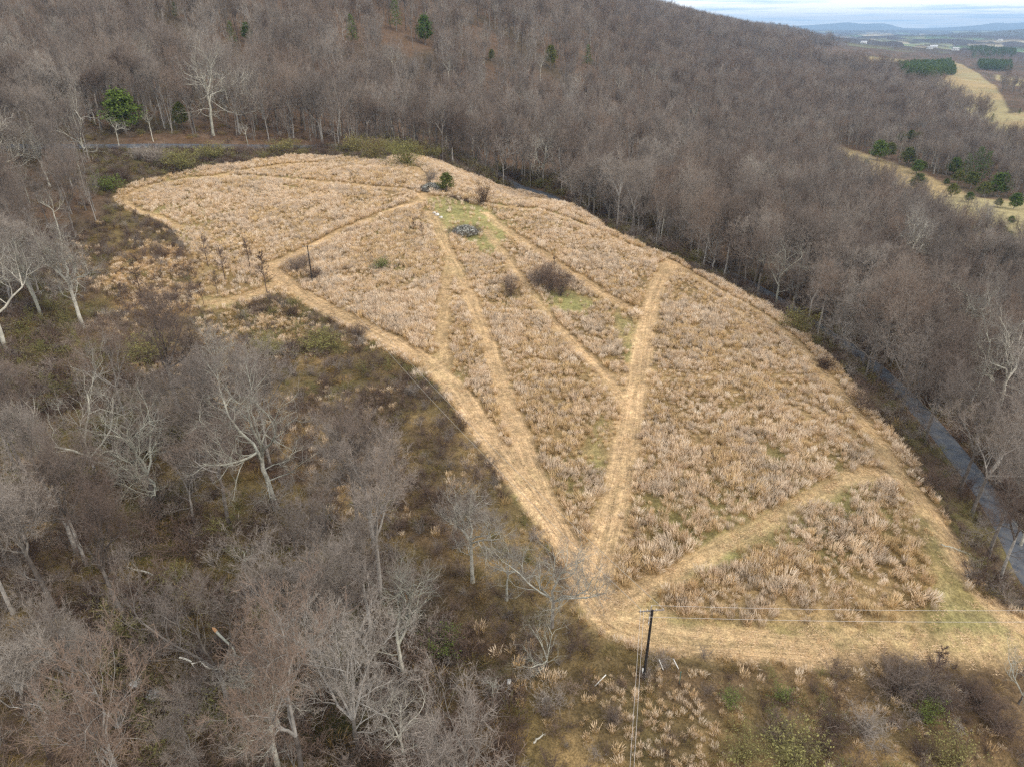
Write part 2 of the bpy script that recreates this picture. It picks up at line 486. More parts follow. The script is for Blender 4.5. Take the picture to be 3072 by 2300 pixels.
gm_, t, b = mat('ground_soil_and_grass')
at = N(t, 'ShaderNodeAttribute', attribute_name='col')
geo = N(t, 'ShaderNodeNewGeometry')
na = N(t, 'ShaderNodeTexNoise'); na.inputs['Scale'].default_value = 1.1; na.inputs['Detail'].default_value = 6; na.inputs['Roughness'].default_value = .7
nb = N(t, 'ShaderNodeTexNoise'); nb.inputs['Scale'].default_value = .22; nb.inputs['Detail'].default_value = 5
nc = N(t, 'ShaderNodeTexNoise'); nc.inputs['Scale'].default_value = .012; nc.inputs['Detail'].default_value = 8; nc.inputs['Roughness'].default_value = .7
for n_ in (na, nb, nc):
    t.links.new(geo.outputs['Position'], n_.inputs['Vector'])
c1 = mulcol(t, at.outputs['Color'], na.outputs['Fac'], .55, 1.45)
c2 = mulcol(t, c1, nb.outputs['Fac'], .78, 1.22)
c3 = mulcol(t, c2, nc.outputs['Fac'], .8, 1.2)
nd = N(t, 'ShaderNodeTexNoise'); nd.inputs['Scale'].default_value = 5.5; nd.inputs['Detail'].default_value = 3
t.links.new(geo.outputs['Position'], nd.inputs['Vector'])
c4 = mulcol(t, c3, nd.outputs['Fac'], .62, 1.38)
a1 = N(t, 'ShaderNodeAttribute', attribute_name='td'); a2 = N(t, 'ShaderNodeAttribute', attribute_name='tm')
ml = N(t, 'ShaderNodeMath', operation='MULTIPLY'); ml.inputs[1].default_value = 2.6
t.links.new(a1.outputs['Fac'], ml.inputs[0])
sc_ = N(t, 'ShaderNodeVectorMath', operation='SCALE'); sc_.inputs['Scale'].default_value = .10
t.links.new(geo.outputs['Position'], sc_.inputs[0])
cb_ = N(t, 'ShaderNodeCombineXYZ'); t.links.new(ml.outputs[0], cb_.inputs['X'])
ad = N(t, 'ShaderNodeVectorMath', operation='ADD'); t.links.new(sc_.outputs[0], ad.inputs[0]); t.links.new(cb_.outputs[0], ad.inputs[1])
ne = N(t, 'ShaderNodeTexNoise'); ne.inputs['Scale'].default_value = 1.0; ne.inputs['Detail'].default_value = 4; ne.inputs['Roughness'].default_value = .65
t.links.new(ad.outputs[0], ne.inputs['Vector'])
c5 = mulcol(t, c4, ne.outputs['Fac'], .50, 1.28)
mxr = N(t, 'ShaderNodeMix', data_type='RGBA'); t.links.new(a2.outputs['Fac'], mxr.inputs['Factor'])
t.links.new(c4, mxr.inputs['A']); t.links.new(c5, mxr.inputs['B'])
t.links.new(mxr.outputs['Result'], b.inputs['Base Color'])
bp = N(t, 'ShaderNodeBump'); bp.inputs['Strength'].default_value = .9; bp.inputs['Distance'].default_value = .35
t.links.new(na.outputs['Fac'], bp.inputs['Height']); t.links.new(bp.outputs[0], b.inputs['Normal'])

nr, na_ = gx.shape
ii = (np.arange(nr - 1)[:, None] * na_ + np.arange(na_ - 1)[None]).ravel()
faces = np.stack([ii, ii + na_, ii + na_ + 1, ii + 1], -1)[:, ::-1]
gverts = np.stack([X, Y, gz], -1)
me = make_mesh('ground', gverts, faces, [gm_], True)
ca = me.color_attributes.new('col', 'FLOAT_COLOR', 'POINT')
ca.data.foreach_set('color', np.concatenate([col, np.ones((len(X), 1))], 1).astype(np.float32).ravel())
a_td = me.attributes.new('td', 'FLOAT', 'POINT'); a_td.data.foreach_set('value', np.minimum(tdist, 20).astype(np.float32))
a_tm = me.attributes.new('tm', 'FLOAT', 'POINT'); a_tm.data.foreach_set('value', tm.astype(np.float32))
ground = link('ground', me, kind='structure', label='hillside ground with straw coloured field, leaf litter and far valley farmland')
_r_axis, _a_axis, _gzg = rad, az1, gz.reshape(nr, na_)


def hgt(x, y):
    """height of the built ground sheet (bilinear)"""
    x = np.asarray(x, float); y = np.asarray(y, float)
    r = np.clip(np.hypot(x, y), rad[0], rad[-2]); a = np.arctan2(x, y)
    i = np.clip(np.searchsorted(rad, r) - 1, 0, nr - 2); j = np.clip(np.searchsorted(az1, a) - 1, 0, na_ - 2)
    fr = (r - rad[i]) / (rad[i + 1] - rad[i]); fa = (a - az1[j]) / (az1[j + 1] - az1[j])
    g = _gzg
    return (g[i, j] * (1 - fa) + g[i, j + 1] * fa) * (1 - fr) + (g[i + 1, j] * (1 - fa) + g[i + 1, j + 1] * fa) * fr


# ---------------------------------------------------------------- road
rm_, t, b = mat('asphalt', .8, .3)
geo = N(t, 'ShaderNodeNewGeometry')
n_ = N(t, 'ShaderNodeTexNoise'); n_.inputs['Scale'].default_value = .8; n_.inputs['Detail'].default_value = 6
t.links.new(geo.outputs['Position'], n_.inputs['Vector'])
r_ = ramp(t, [(.3, (0.050, 0.055, 0.068)), (.5, (0.085, 0.092, 0.108)), (.7, (0.12, 0.115, 0.11))])
t.links.new(n_.outputs['Fac'], r_.inputs[0]); t.links.new(r_.outputs[0], b.inputs['Base Color'])
seg = np.hypot(*np.diff(ROAD, axis=0).T); cum = np.concatenate([[0], np.cumsum(seg)])
tt = np.arange(0, cum[-1], 1.5)
rc = np.stack([np.interp(tt, cum, ROAD[:, 0]), np.interp(tt, cum, ROAD[:, 1])], -1)
tg = np.gradient(rc, axis=0); tg /= np.linalg.norm(tg, axis=1)[:, None]
nrm = np.stack([tg[:, 1], -tg[:, 0]], -1)
rv = []
for off, dz in ((-ROAD_W - .5, -.25), (-ROAD_W, .06), (-ROAD_W * .5, .10), (0, .12), (ROAD_W * .5, .10), (ROAD_W, .06), (ROAD_W + .5, -.25)):
    p = rc + nrm * off
    rv.append(np.stack([p[:, 0], p[:, 1], base_h(rc[:, 0], rc[:, 1]) * .5 + base_h(p[:, 0], p[:, 1]) * .5 + dz], -1))
rv = np.stack(rv, 1)
m = rv.shape[1]
ii = (np.arange(len(rc) - 1)[:, None] * m + np.arange(m - 1)[None]).ravel()
link('road', make_mesh('road', rv.reshape(-1, 3), np.stack([ii, ii + 1, ii + m + 1, ii + m], -1), [rm_], True),
     kind='structure', label='narrow grey asphalt road curving through the woods around the field')

# ---------------------------------------------------------------- far mountains
mm, t, b = mat('mountain_forest')
geo = N(t, 'ShaderNodeNewGeometry')
n_ = N(t, 'ShaderNodeTexNoise'); n_.inputs['Scale'].default_value = .001; n_.inputs['Detail'].default_value = 8
t.links.new(geo.outputs['Position'], n_.inputs['Vector'])
r_ = ramp(t, [(.35, (0.05, 0.055, 0.045)), (.65, (0.10, 0.085, 0.07))])
t.links.new(n_.outputs['Fac'], r_.inputs[0]); t.links.new(r_.outputs[0], b.inputs['Base Color'])


def mountains(name, label, D, prof, depth, seed):
    pr = np.array(prof, float)
    px = np.arange(pr[0, 0], pr[-1, 0], 4.0)
    py = np.interp(px, pr[:, 0], pr[:, 1])
    k = np.ones(9) / 9
    py = np.convolve(np.pad(py, 4, 'edge'), k, 'valid')
    d = ray(px, py)
    V = []
    prof_t = [(-1, 0), (-.6, .3), (-.3, .68), (-.1, .93), (0, 1), (.2, .8), (1, 0)]
    for tt_, f in prof_t:
        DD = D + tt_ * depth
        z = H_CAM + d[:, 2] * D
        zz = -80 + (z + 80) * f * (1 + (.10 * (fbm(px * 9, np.full_like(px, tt_ * 300), 90, seed, 4) - .5) if 0 < f < 1 else 0))
        V.append(np.stack([d[:, 0] * DD, d[:, 1] * D / np.ones_like(DD) + (DD - D), zz], -1))
    V = np.stack(V, 1); m = V.shape[1]
    ii = (np.arange(len(px) - 1)[:, None] * m + np.arange(m - 1)[None]).ravel()
    link(name, make_mesh(name, V.reshape(-1, 3), np.stack([ii, ii + m, ii + m + 1, ii + 1], -1)[:, ::-1], [mm], True), kind='structure', label=label)


mountains('mountains', 'faint blue mountain range on the horizon under the clouds', 20500,
          [(1500, 95), (2000, 92), (2240, 84), (2330, 79), (2420, 77), (2500, 71), (2540, 67), (2590, 73), (2640, 70), (2665, 72), (2700, 84), (2760, 86), (2860, 82), (2940, 76), (2990, 68), (3030, 71), (3072, 68), (3200, 66), (3500, 80), (4200, 95)], 2500, 3)
mountains('hills', 'low blue wooded hills before the mountain range', 12500,
          [(1500, 96), (2200, 92), (2330, 93), (2500, 90), (2620, 91), (2700, 90), (2850, 92), (2950, 91), (3072, 94), (3400, 90), (4200, 96)], 1800, 5)
mountains('near_hills', 'wooded blue hill at the right rim of the valley', 7000,
          [(2750, 118), (2830, 104), (2900, 97), (2960, 98), (3010, 92), (3072, 88), (3200, 84), (3500, 95), (4000, 118)], 900, 8)

# ---------------------------------------------------------------- plant materials


def rnd_mat(name, stops, rough_=.95, spec=.08, transl=0.0, noise_scale=None, both=None):
    m, t, b = mat(name, rough_, spec)
    oi = N(t, 'ShaderNodeObjectInfo')
    r = ramp(t, stops)
    t.links.new(oi.outputs['Random'], r.inputs[0])
    out = r.outputs[0]
    if noise_scale:
        tcn = N(t, 'ShaderNodeTexCoord')
        n = N(t, 'ShaderNodeTexNoise'); n.inputs['Scale'].default_value = noise_scale; n.inputs['Detail'].default_value = 3
        t.links.new(tcn.outputs['Object'], n.inputs['Vector'])
        out = mulcol(t, out, n.outputs['Fac'], .6, 1.4)
    t.links.new(out, b.inputs['Base Color'])
    return m


M = {}
M['bark'] = rnd_mat('grey_brown_bark', [(0, (0.11, 0.090, 0.077)), (.5, (0.21, 0.185, 0.162)), (1, (0.38, 0.35, 0.315))], noise_scale=1.5)
M['twig'] = rnd_mat('bare_twigs', [(0, (0.140, 0.102, 0.082)), (.2, (0.20, 0.156, 0.128)), (.4, (0.185, 0.155, 0.134)), (.6, (0.29, 0.245, 0.208)), (.8, (0.225, 0.158, 0.118)), (1, (0.35, 0.305, 0.262))])
M['pale_bark'] = rnd_mat('pale_sycamore_bark', [(0, (0.34, 0.33, 0.27)), (1, (0.54, 0.50, 0.42))], noise_scale=.8)
M['pale_twig'] = rnd_mat('pale_twigs', [(0, (0.20, 0.165, 0.14)), (1, (0.26, 0.225, 0.195))])
M['dark_twig'] = rnd_mat('dark_shrub_twigs', [(0, (0.085, 0.056, 0.043)), (.5, (0.125, 0.086, 0.067)), (1, (0.18, 0.128, 0.10))])
M['olive_twig'] = rnd_mat('budding_olive_twigs', [(0, (0.15, 0.135, 0.055)), (.5, (0.20, 0.175, 0.075)), (1, (0.17, 0.115, 0.06))])
M['bud'] = rnd_mat('olive_green_buds', [(0, (0.23, 0.22, 0.075)), (1, (0.29, 0.26, 0.10))])
M['cedar'] = rnd_mat('cedar_needles', [(0, (0.075, 0.095, 0.026)), (1, (0.135, 0.138, 0.038))], noise_scale=.9)
M['pine'] = rnd_mat('pine_needles', [(0, (0.065, 0.105, 0.022)), (1, (0.110, 0.150, 0.032))], noise_scale=.6)
M['bright'] = rnd_mat('fresh_green_leaves', [(0, (0.15, 0.20, 0.045)), (1, (0.21, 0.24, 0.07))], noise_scale=2)
M['wood'] = rnd_mat('creosoted_pole_wood', [(0, (0.03, 0.028, 0.026)), (1, (0.035, 0.03, 0.028))], noise_scale=1.5)
M['arm'] = rnd_mat('weathered_grey_timber', [(0, (0.22, 0.19, 0.16)), (1, (0.25, 0.21, 0.18))])
M['white'] = rnd_mat('white_plastic_pipe', [(0, (0.72, 0.70, 0.66)), (1, (0.78, 0.76, 0.72))], .5, .4)
M['wire'] = rnd_mat('aluminium_wire', [(0, (0.52, 0.47, 0.43)), (1, (0.52, 0.47, 0.43))], .45, .4)
M['dark_wire'] = rnd_mat('weathered_cable', [(0, (0.42, 0.38, 0.32)), (1, (0.42, 0.38, 0.32))], .6, .3)
M['stone'] = rnd_mat('grey_field_stone', [(0, (0.20, 0.19, 0.17)), (.5, (0.30, 0.29, 0.26)), (1, (0.38, 0.36, 0.32))], noise_scale=3)
M['split_wood'] = rnd_mat('fresh_split_wood', [(0, (0.50, 0.26, 0.12)), (1, (0.52, 0.27, 0.12))])
M['metal'] = rnd_mat('green_painted_metal', [(0, (0.10, 0.16, 0.12)), (1, (0.10, 0.16, 0.12))], .5, .4)
# straw tufts: blade colour runs from darker roots to paler tips
mg, t, b = mat('dry_meadow_grass', .9, .05)
oi = N(t, 'ShaderNodeObjectInfo')
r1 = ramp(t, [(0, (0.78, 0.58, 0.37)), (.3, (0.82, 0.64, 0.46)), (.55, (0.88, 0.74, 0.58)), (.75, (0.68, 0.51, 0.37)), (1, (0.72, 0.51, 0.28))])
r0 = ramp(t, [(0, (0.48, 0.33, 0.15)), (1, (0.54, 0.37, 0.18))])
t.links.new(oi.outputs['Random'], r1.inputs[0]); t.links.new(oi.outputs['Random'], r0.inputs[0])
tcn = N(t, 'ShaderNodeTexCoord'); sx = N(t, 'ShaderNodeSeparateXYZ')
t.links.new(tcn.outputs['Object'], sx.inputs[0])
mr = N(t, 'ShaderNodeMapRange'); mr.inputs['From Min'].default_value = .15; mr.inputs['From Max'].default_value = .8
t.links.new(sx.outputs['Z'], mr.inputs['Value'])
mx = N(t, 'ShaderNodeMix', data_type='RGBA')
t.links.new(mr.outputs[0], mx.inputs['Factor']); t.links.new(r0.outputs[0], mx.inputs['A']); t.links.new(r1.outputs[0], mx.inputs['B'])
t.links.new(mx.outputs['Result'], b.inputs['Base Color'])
M['tuft'] = mg
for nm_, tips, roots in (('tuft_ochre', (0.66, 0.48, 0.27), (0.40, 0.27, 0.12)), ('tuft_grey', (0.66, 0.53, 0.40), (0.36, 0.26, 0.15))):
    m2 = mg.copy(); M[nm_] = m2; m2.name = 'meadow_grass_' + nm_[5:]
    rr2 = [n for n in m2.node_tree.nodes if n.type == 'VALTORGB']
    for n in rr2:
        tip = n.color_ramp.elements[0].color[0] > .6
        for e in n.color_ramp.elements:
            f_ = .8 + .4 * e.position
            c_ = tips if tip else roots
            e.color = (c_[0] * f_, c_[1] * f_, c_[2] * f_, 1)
M['straw'] = rnd_mat('mown_straw', [(0, (0.68, 0.47, 0.27)), (.5, (0.74, 0.54, 0.34)), (.8, (0.54, 0.36, 0.19)), (1, (0.60, 0.46, 0.25))])
M['low_grass'] = rnd_mat('low_ochre_grass', [(0, (0.30, 0.19, 0.07)), (.4, (0.20, 0.14, 0.055)), (.7, (0.13, 0.115, 0.04)), (1, (0.40, 0.27, 0.13))])

# ---------------------------------------------------------------- plant generators


def tube(pts, rads, sides, V, F, base):
    pts = np.asarray(pts, float)
    tg = np.gradient(pts, axis=0); tg /= np.linalg.norm(tg, axis=1)[:, None] + 1e-9
    ref = np.array([0.31, 0.17, 0.93]) if abs(tg[0, 2]) < .9 else np.array([1.0, .1, 0])
    a = np.cross(tg, ref); a /= np.linalg.norm(a, axis=1)[:, None] + 1e-9
    b_ = np.cross(tg, a)
    th = np.arange(sides) * 2 * math.pi / sides
    ring = a[:, None] * np.cos(th)[None, :, None] + b_[:, None] * np.sin(th)[None, :, None]
    v = pts[:, None] + ring * np.asarray(rads)[:, None, None]
    V.append(v.reshape(-1, 3))
    n = len(pts)
    i = np.arange(n - 1)[:, None] * sides + np.arange(sides)[None]
    j = np.arange(n - 1)[:, None] * sides + (np.arange(sides)[None] + 1) % sides
    F.append((np.stack([i, j, j + sides, i + sides], -1).reshape(-1, 4)) + base)
    return base + n * sides


class MB:
    def __init__(s): s.V, s.F, s.n = [], [], 0

    def tube(s, pts, rads, sides=4):
        s.n = tube(pts, rads, sides, s.V, s.F, s.n)

    def cap(s, c, r, sides=8):      # closed small disc on top
        th = np.arange(sides) * 2 * math.pi / sides
        v = np.array([[c[0] + r * math.cos(x), c[1] + r * math.sin(x), c[2]] for x in th] + [list(c)])
        f = [[i, (i + 1) % sides, sides, sides] for i in range(sides)]
        s.V.append(v); s.F.append(np.array(f) + s.n); s.n += len(v)

    def box(s, c, h, rot=None):
        v = np.array([[x, y, z] for x in (-1, 1) for y in (-1, 1) for z in (-1, 1)], float) * np.array(h)
        if rot is not None: v = v @ np.array(rot).T
        s.V.append(v + np.array(c)); s.F.append(np.array([[0, 1, 3, 2], [4, 6, 7, 5], [0, 4, 5, 1], [2, 3, 7, 6], [0, 2, 6, 4], [1, 5, 7, 3]]) + s.n); s.n += 8

    def blades(s, p0, p1, w):
        """thin triangles (as degenerate quads split later) from p0 to p1, width w at the base"""
        d = p1 - p0
        side = np.cross(d, np.random.default_rng(len(p0)).normal(size=d.shape)); side /= np.linalg.norm(side, axis=1)[:, None] + 1e-9
        w = np.asarray(w).reshape(-1, 1) if np.ndim(w) else w
        v = np.stack([p0 - side * w * .5, p0 + side * w * .5, p1 + side * w * .15, p1 - side * w * .15], 1)
        n = len(p0)
        s.V.append(v.reshape(-1, 3)); s.F.append(np.arange(n * 4).reshape(n, 4) + s.n); s.n += n * 4

    def quads(s, c, size, nrm_jit, r):
        n = len(c)
        a = r.normal(size=(n, 3)); a /= np.linalg.norm(a, axis=1)[:, None]
        b_ = np.cross(a, r.normal(size=(n, 3))); b_ /= np.linalg.norm(b_, axis=1)[:, None]
        sz = (size * r.uniform(.6, 1.3, n))[:, None]
        v = np.stack([c - a * sz, c - b_ * sz * .5, c + a * sz, c + b_ * sz * .5], 1)
        s.V.append(v.reshape(-1, 3)); s.F.append(np.arange(n * 4).reshape(n, 4) + s.n); s.n += n * 4

    def mesh(s, name, mats, smooth_=False, mat_idx=None):
        return make_mesh(name, np.concatenate(s.V), np.concatenate(s.F), mats, smooth_, mat_idx)


def unit(v):
    return v / (np.linalg.norm(v) + 1e-9)


def bare_tree(seed, H=19.0, spread=1.0, lod=0, gnarl=.22, fork=.38, dead=False, sparse=False):
    """returns trunk MB, limb/crown MB lists; z up, base at 0"""
    r = np.random.default_rng(seed)
    trunk, limbs, twigs = MB(), MB(), MB()
    hf = H * fork * r.uniform(.85, 1.2)
    n = 6
    lean = r.normal(size=2) * .03
    pts = [np.array([0, 0, -.4])]
    for i in range(1, n + 1):
        f = i / n
        pts.append(np.array([lean[0] * f * hf + r.normal() * .06 * H / 20, lean[1] * f * hf + r.normal() * .06 * H / 20, hf * f]))
    r0 = H * (.0165 if not sparse else .019)
    rads = [r0 * 1.35] + [r0 * (1 - .38 * i / n) for i in range(1, n + 1)]
    trunk.tube(pts, rads, 7 if lod == 0 else 4)
    top = pts[-1]
    ends = []

    def grow(p, d, L, rad, lev):
        ns = 4 if lev < 2 else 3
        q = [p]; dd = d.copy(); pos = p.copy(); dirs = [dd]
        for k in range(ns):
            dd = unit(dd + r.normal(size=3) * gnarl * (1 if lev < 2 else 1.2) + np.array([0, 0, .13 if lev < 3 else .06]))
            pos = pos + dd * L / ns
            q.append(pos); dirs.append(dd)
        re = rad * (.45 if lev < 3 else .3)
        if not (lod == 2 and lev >= 2):
            limbs.tube(q, np.linspace(rad, re, ns + 1), (5 if lev == 0 else 3) if lod == 0 else 3)
        q = np.array(q)
        maxlev = {0: 3, 1: 2, 2: 2}[lod]
        if lev >= maxlev:
            ends.append((q, dirs, L)); return
        nch = {0: (5, 7), 1: (4, 7), 2: (4, 6)}[lev]
        nch = int(r.integers(nch[0], nch[1] + 1))
        if lod: nch = max(3, nch - (1 if lod == 1 else 2))
        if dead and lev > 0: nch = max(2, nch // 2)
        for k in range(nch):
            f = (k + 1) / nch * .85 + .15 if k < nch - 1 else 1.0
            x = f * ns; i = min(int(x), ns - 1); pp = q[i] * (1 - (x - i)) + q[i + 1] * (x - i)
            az = r.uniform(0, 2 * math.pi)
            perp = unit(np.cross(dirs[i], [math.cos(az), math.sin(az), .3]))
            ang = r.uniform(.45, 1.0) if k < nch - 1 else .2
            nd = unit(dirs[min(i + 1, ns)] * math.cos(ang) + perp * math.sin(ang) + np.array([0, 0, .12]))
            grow(pp, nd, L * r.uniform(.45, .68) * (1.0 if k < nch - 1 else .95), rad * (1 - .5 * f) * r.uniform(.5, .65) * (1.04 if sparse else 1), lev + 1)

    nl = int(r.integers(3, 6))
    az0 = r.uniform(0, 6.28)
    for k in range(nl):
        az = az0 + k * 2 * math.pi / nl + r.normal() * .3
        tilt = r.uniform(.35, .8) * spread if k else .12
        d = np.array([math.sin(tilt) * math.cos(az), math.sin(tilt) * math.sin(az), math.cos(tilt)])
        grow(top * (1 - .0) - np.array([0, 0, r.uniform(0, .12) * hf if k else 0]), unit(d), (H - hf) * r.uniform(.62, .82), r0 * r.uniform(.42, .6) * (1.18 if sparse else 1), 0)
    for k in range(int(r.integers(1, 4)) if lod == 0 else 1):                            # lower side limbs
        az = r.uniform(0, 6.28); f = r.uniform(.5, .9)
        grow(np.array([pts[int(f * n)][0], pts[int(f * n)][1], hf * f]), unit(np.array([math.cos(az), math.sin(az), r.uniform(.1, .5)])), (H - hf) * r.uniform(.3, .5), r0 * .25, 1)
    # twigs
    P0, P1, W = [], [], []
    nt_ = {0: 6, 1: 7, 2: 8}[lod]
    if sparse: nt_ = 4
    if dead: nt_ = 2
    for q, dirs, L in ends:
        q = np.array(q); m = len(q) - 1
        t_ = r.uniform(.1, 1, nt_) * m; i = np.minimum(t_.astype(int), m - 1); f = (t_ - i)[:, None]
        p = q[i] * (1 - f) + q[i + 1] * f
        dd = np.array(dirs)[i] + r.normal(size=(nt_, 3)) * .62 + np.array([0, 0, .45])
        dd /= np.linalg.norm(dd, axis=1)[:, None]
        Lt = {0: .9, 1: 1.5, 2: 2.0}[lod] * r.uniform(.5, 1.25, nt_) * (H / 19)
        e = p + dd * Lt[:, None]
        w = {0: .03, 1: .05, 2: .08}[lod]
        P0.append(p); P1.append(e); W.append(np.full(nt_, w))
        sub = 2 if lod == 0 else 2
        for _ in range(sub):
            g = r.uniform(.25, .8, nt_)[:, None]
            p2 = p * (1 - g) + e * g
            d2 = dd + r.normal(size=(nt_, 3)) * .7; d2 /= np.linalg.norm(d2, axis=1)[:, None]
            P0.append(p2); P1.append(p2 + d2 * (Lt * r.uniform(.4, .7, nt_))[:, None]); W.append(np.full(nt_, w * .75))
    twigs.blades(np.concatenate(P0), np.concatenate(P1), np.concatenate(W))
    return trunk, limbs, twigs


def merge(*mbs):
    o = MB(); idx = []
    for k, m in enumerate(mbs):
        for v, f in zip(m.V, m.F):
            o.V.append(v); pass
        o.F += [f + o.n for f in m.F]; idx.append(np.full(sum(len(f) for f in m.F), k)); o.n += m.n
    return o, np.concatenate(idx)


def conifer(seed, H=12, kind='pine', lod=0):
    r = np.random.default_rng(seed)
    tr, nd = MB(), MB()
    tr.tube([[0, 0, -.3], [0, 0, H * .5], [.05, 0, H * .93]], [H * .018, H * .012, .03], 6)
    if kind == 'pine':
        lo = .22
        nb_ = 46 if lod == 0 else 24
        for k in range(nb_):
            f = lo + (1 - lo) * (k / nb_) ** 1.0
            z = H * f; L = H * .27 * (1 - f) ** .7 * r.uniform(.65, 1.15) + .3
            az = k * 2.4 + r.normal() * .3
            d = np.array([math.cos(az), math.sin(az), .12 - .25 * (1 - f)])
            p0 = np.array([0, 0, z]); p1 = p0 + d * L
            tr.tube([p0, p1], [.05, .015], 3)
            n = int((26 if lod == 0 else 14) * (L / 3 + .35))
            g = r.uniform(.25, 1.05, n)[:, None]
            c = p0 * (1 - g) + p1 * g + r.normal(size=(n, 3)) * np.array([.34, .34, .2]) * (H / 14)
            nd.quads(c, .26 * H / 14 * (1 if lod == 0 else 1.5), 0, r)
    else:                                   # red cedar: ragged ovoid made of upswept sprays
        n_sp = 110 if lod == 0 else 60
        for k in range(n_sp):
            f = r.uniform(.2, .98); z = H * f
            prof = math.sin(min(1, (f - .05) / .35) * math.pi / 2) * (1 - f) ** .6
            R = H * .40 * prof * r.uniform(.55, 1.15) + .12
            az = r.uniform(0, 6.28)
            p0 = np.array([0, 0, z * .9]); p1 = np.array([math.cos(az) * R, math.sin(az) * R, z * .9 + R * .55])
            n = 22 if lod == 0 else 12
            g = (r.uniform(.35, 1.0, n) ** .7)[:, None]
            c = p0 * (1 - g) + p1 * g + r.normal(size=(n, 3)) * .035 * H
            nd.quads(c, .028 * H, 0, r)
    return tr, nd


def shrub(seed, H=2.0, W=1.6, stems=26, wid=.03, sub=7, buds=0):
    r = np.random.default_rng(seed)
    st, tw, bd = MB(), MB(), MB()
    P0, P1 = [], []
    for k in range(stems):
        az = r.uniform(0, 6.28); ti = abs(r.normal()) * .55 * W / H
        d = unit(np.array([math.cos(az) * math.sin(ti), math.sin(az) * math.sin(ti), math.cos(ti)]))
        L = H * r.uniform(.6, 1.1)
        b0 = np.array([math.cos(az), math.sin(az), 0]) * r.uniform(0, .25) * W
        mid = b0 + d * L * .5 + r.normal(size=3) * .06 * H
        e = b0 + d * L + np.array([math.cos(az), math.sin(az), -.15]) * r.uniform(0, .3) * W
        P0 += [b0, mid]; P1 += [mid, e]
        for _ in range(sub):
            f = r.uniform(.15, 1); p = (b0 * (1 - f) + mid * f) if r.random() < .4 else (mid * (1 - f) + e * f)
            dd = unit(d + r.normal(size=3) * .7)
            q = p + dd * H * r.uniform(.15, .42)
            P0.append(p); P1.append(q)
            for _ in range(2):
                g = r.uniform(.3, .9); p2 = p * (1 - g) + q * g
                P0.append(p2); P1.append(p2 + unit(dd + r.normal(size=3) * .8) * H * r.uniform(.08, .2))
    P0, P1 = np.array(P0), np.array(P1)
    P0[:, 2] = np.maximum(P0[:, 2], -.05); P1[:, 2] = np.maximum(P1[:, 2], .03)
    tw.blades(P0, P1, wid)
    if buds:
        g = r.random((buds, 1)); i = r.integers(0, len(P0), buds)
        bd.quads(P0[i] * (1 - g) + P1[i] * g + r.normal(size=(buds, 3)) * .03 * H, .028 * H, 0, r)
    return tw, bd


def tuft(seed, n=34, h=1.25, R=.42):
    r = np.random.default_rng(seed)
    m = MB()
    az = r.uniform(0, 6.28, n); rr = R * .75 * np.sqrt(r.random(n))
    p0 = np.stack([np.cos(az) * rr, np.sin(az) * rr, np.zeros(n)], -1)
    L = h * r.uniform(.5, 1.1, n); le = R * r.uniform(.0, .7, n)
    p1 = np.stack([np.cos(az) * (rr + le * .45) + r.normal(size=n) * .04, np.sin(az) * (rr + le * .45) + r.normal(size=n) * .04, L * .6], -1)
    p2 = p1 + np.stack([np.cos(az) * le * .6 - .08 + r.normal(size=n) * .04, np.sin(az) * le * .6 + .03, L * .4], -1)
    m.blades(p0, p1, .032); m.blades(p1, p2, .05)
    return m


# ---------------------------------------------------------------- prototypes (kept out of the scene, only instanced)
def proto_col(name, objs):
    c = bpy.data.collections.new(name)
    for k, me in enumerate(objs):
        o = bpy.data.objects.new('%s_%02d' % (name, k), me)
        c.objects.link(o)
    return c


def scatter(name, label, pts, rot, scl, idx, coll, tilt=None):
    """one object of kind stuff: geometry-node instances on points"""
    me = bpy.data.meshes.new(name)
    me.vertices.add(len(pts)); me.vertices.foreach_set('co', np.asarray(pts, np.float32).ravel())
    a = me.attributes.new('rot', 'FLOAT_VECTOR', 'POINT'); a.data.foreach_set('vector', np.asarray(rot, np.float32).ravel())
    a = me.attributes.new('scl', 'FLOAT_VECTOR', 'POINT'); a.data.foreach_set('vector', np.asarray(scl, np.float32).ravel())
    a = me.attributes.new('idx', 'INT', 'POINT'); a.data.foreach_set('value', np.asarray(idx, np.int32))
    o = link(name, me, kind='stuff', label=label)
    g = bpy.data.node_groups.new(name, 'GeometryNodeTree')
    g.interface.new_socket('Geometry', in_out='INPUT', socket_type='NodeSocketGeometry')
    g.interface.new_socket('Geometry', in_out='OUTPUT', socket_type='NodeSocketGeometry')
    gi = g.nodes.new('NodeGroupInput'); go = g.nodes.new('NodeGroupOutput')
    ip = g.nodes.new('GeometryNodeInstanceOnPoints'); ci = g.nodes.new('GeometryNodeCollectionInfo')
    ci.inputs['Collection'].default_value = coll
    ci.inputs['Separate Children'].default_value = True; ci.inputs['Reset Children'].default_value = True
    ip.inputs['Pick Instance'].default_value = True

    def attr(nm, ty):
        n = g.nodes.new('GeometryNodeInputNamedAttribute'); n.data_type = ty; n.inputs['Name'].default_value = nm
        return n.outputs['Attribute']
    g.links.new(gi.outputs[0], ip.inputs['Points']); g.links.new(ci.outputs[0], ip.inputs['Instance'])
    g.links.new(attr('idx', 'INT'), ip.inputs['Instance Index'])
    g.links.new(attr('rot', 'FLOAT_VECTOR'), ip.inputs['Rotation']); g.links.new(attr('scl', 'FLOAT_VECTOR'), ip.inputs['Scale'])
    g.links.new(ip.outputs[0], go.inputs[0])
    md = o.modifiers.new('scatter', 'NODES'); md.node_group = g
    return o


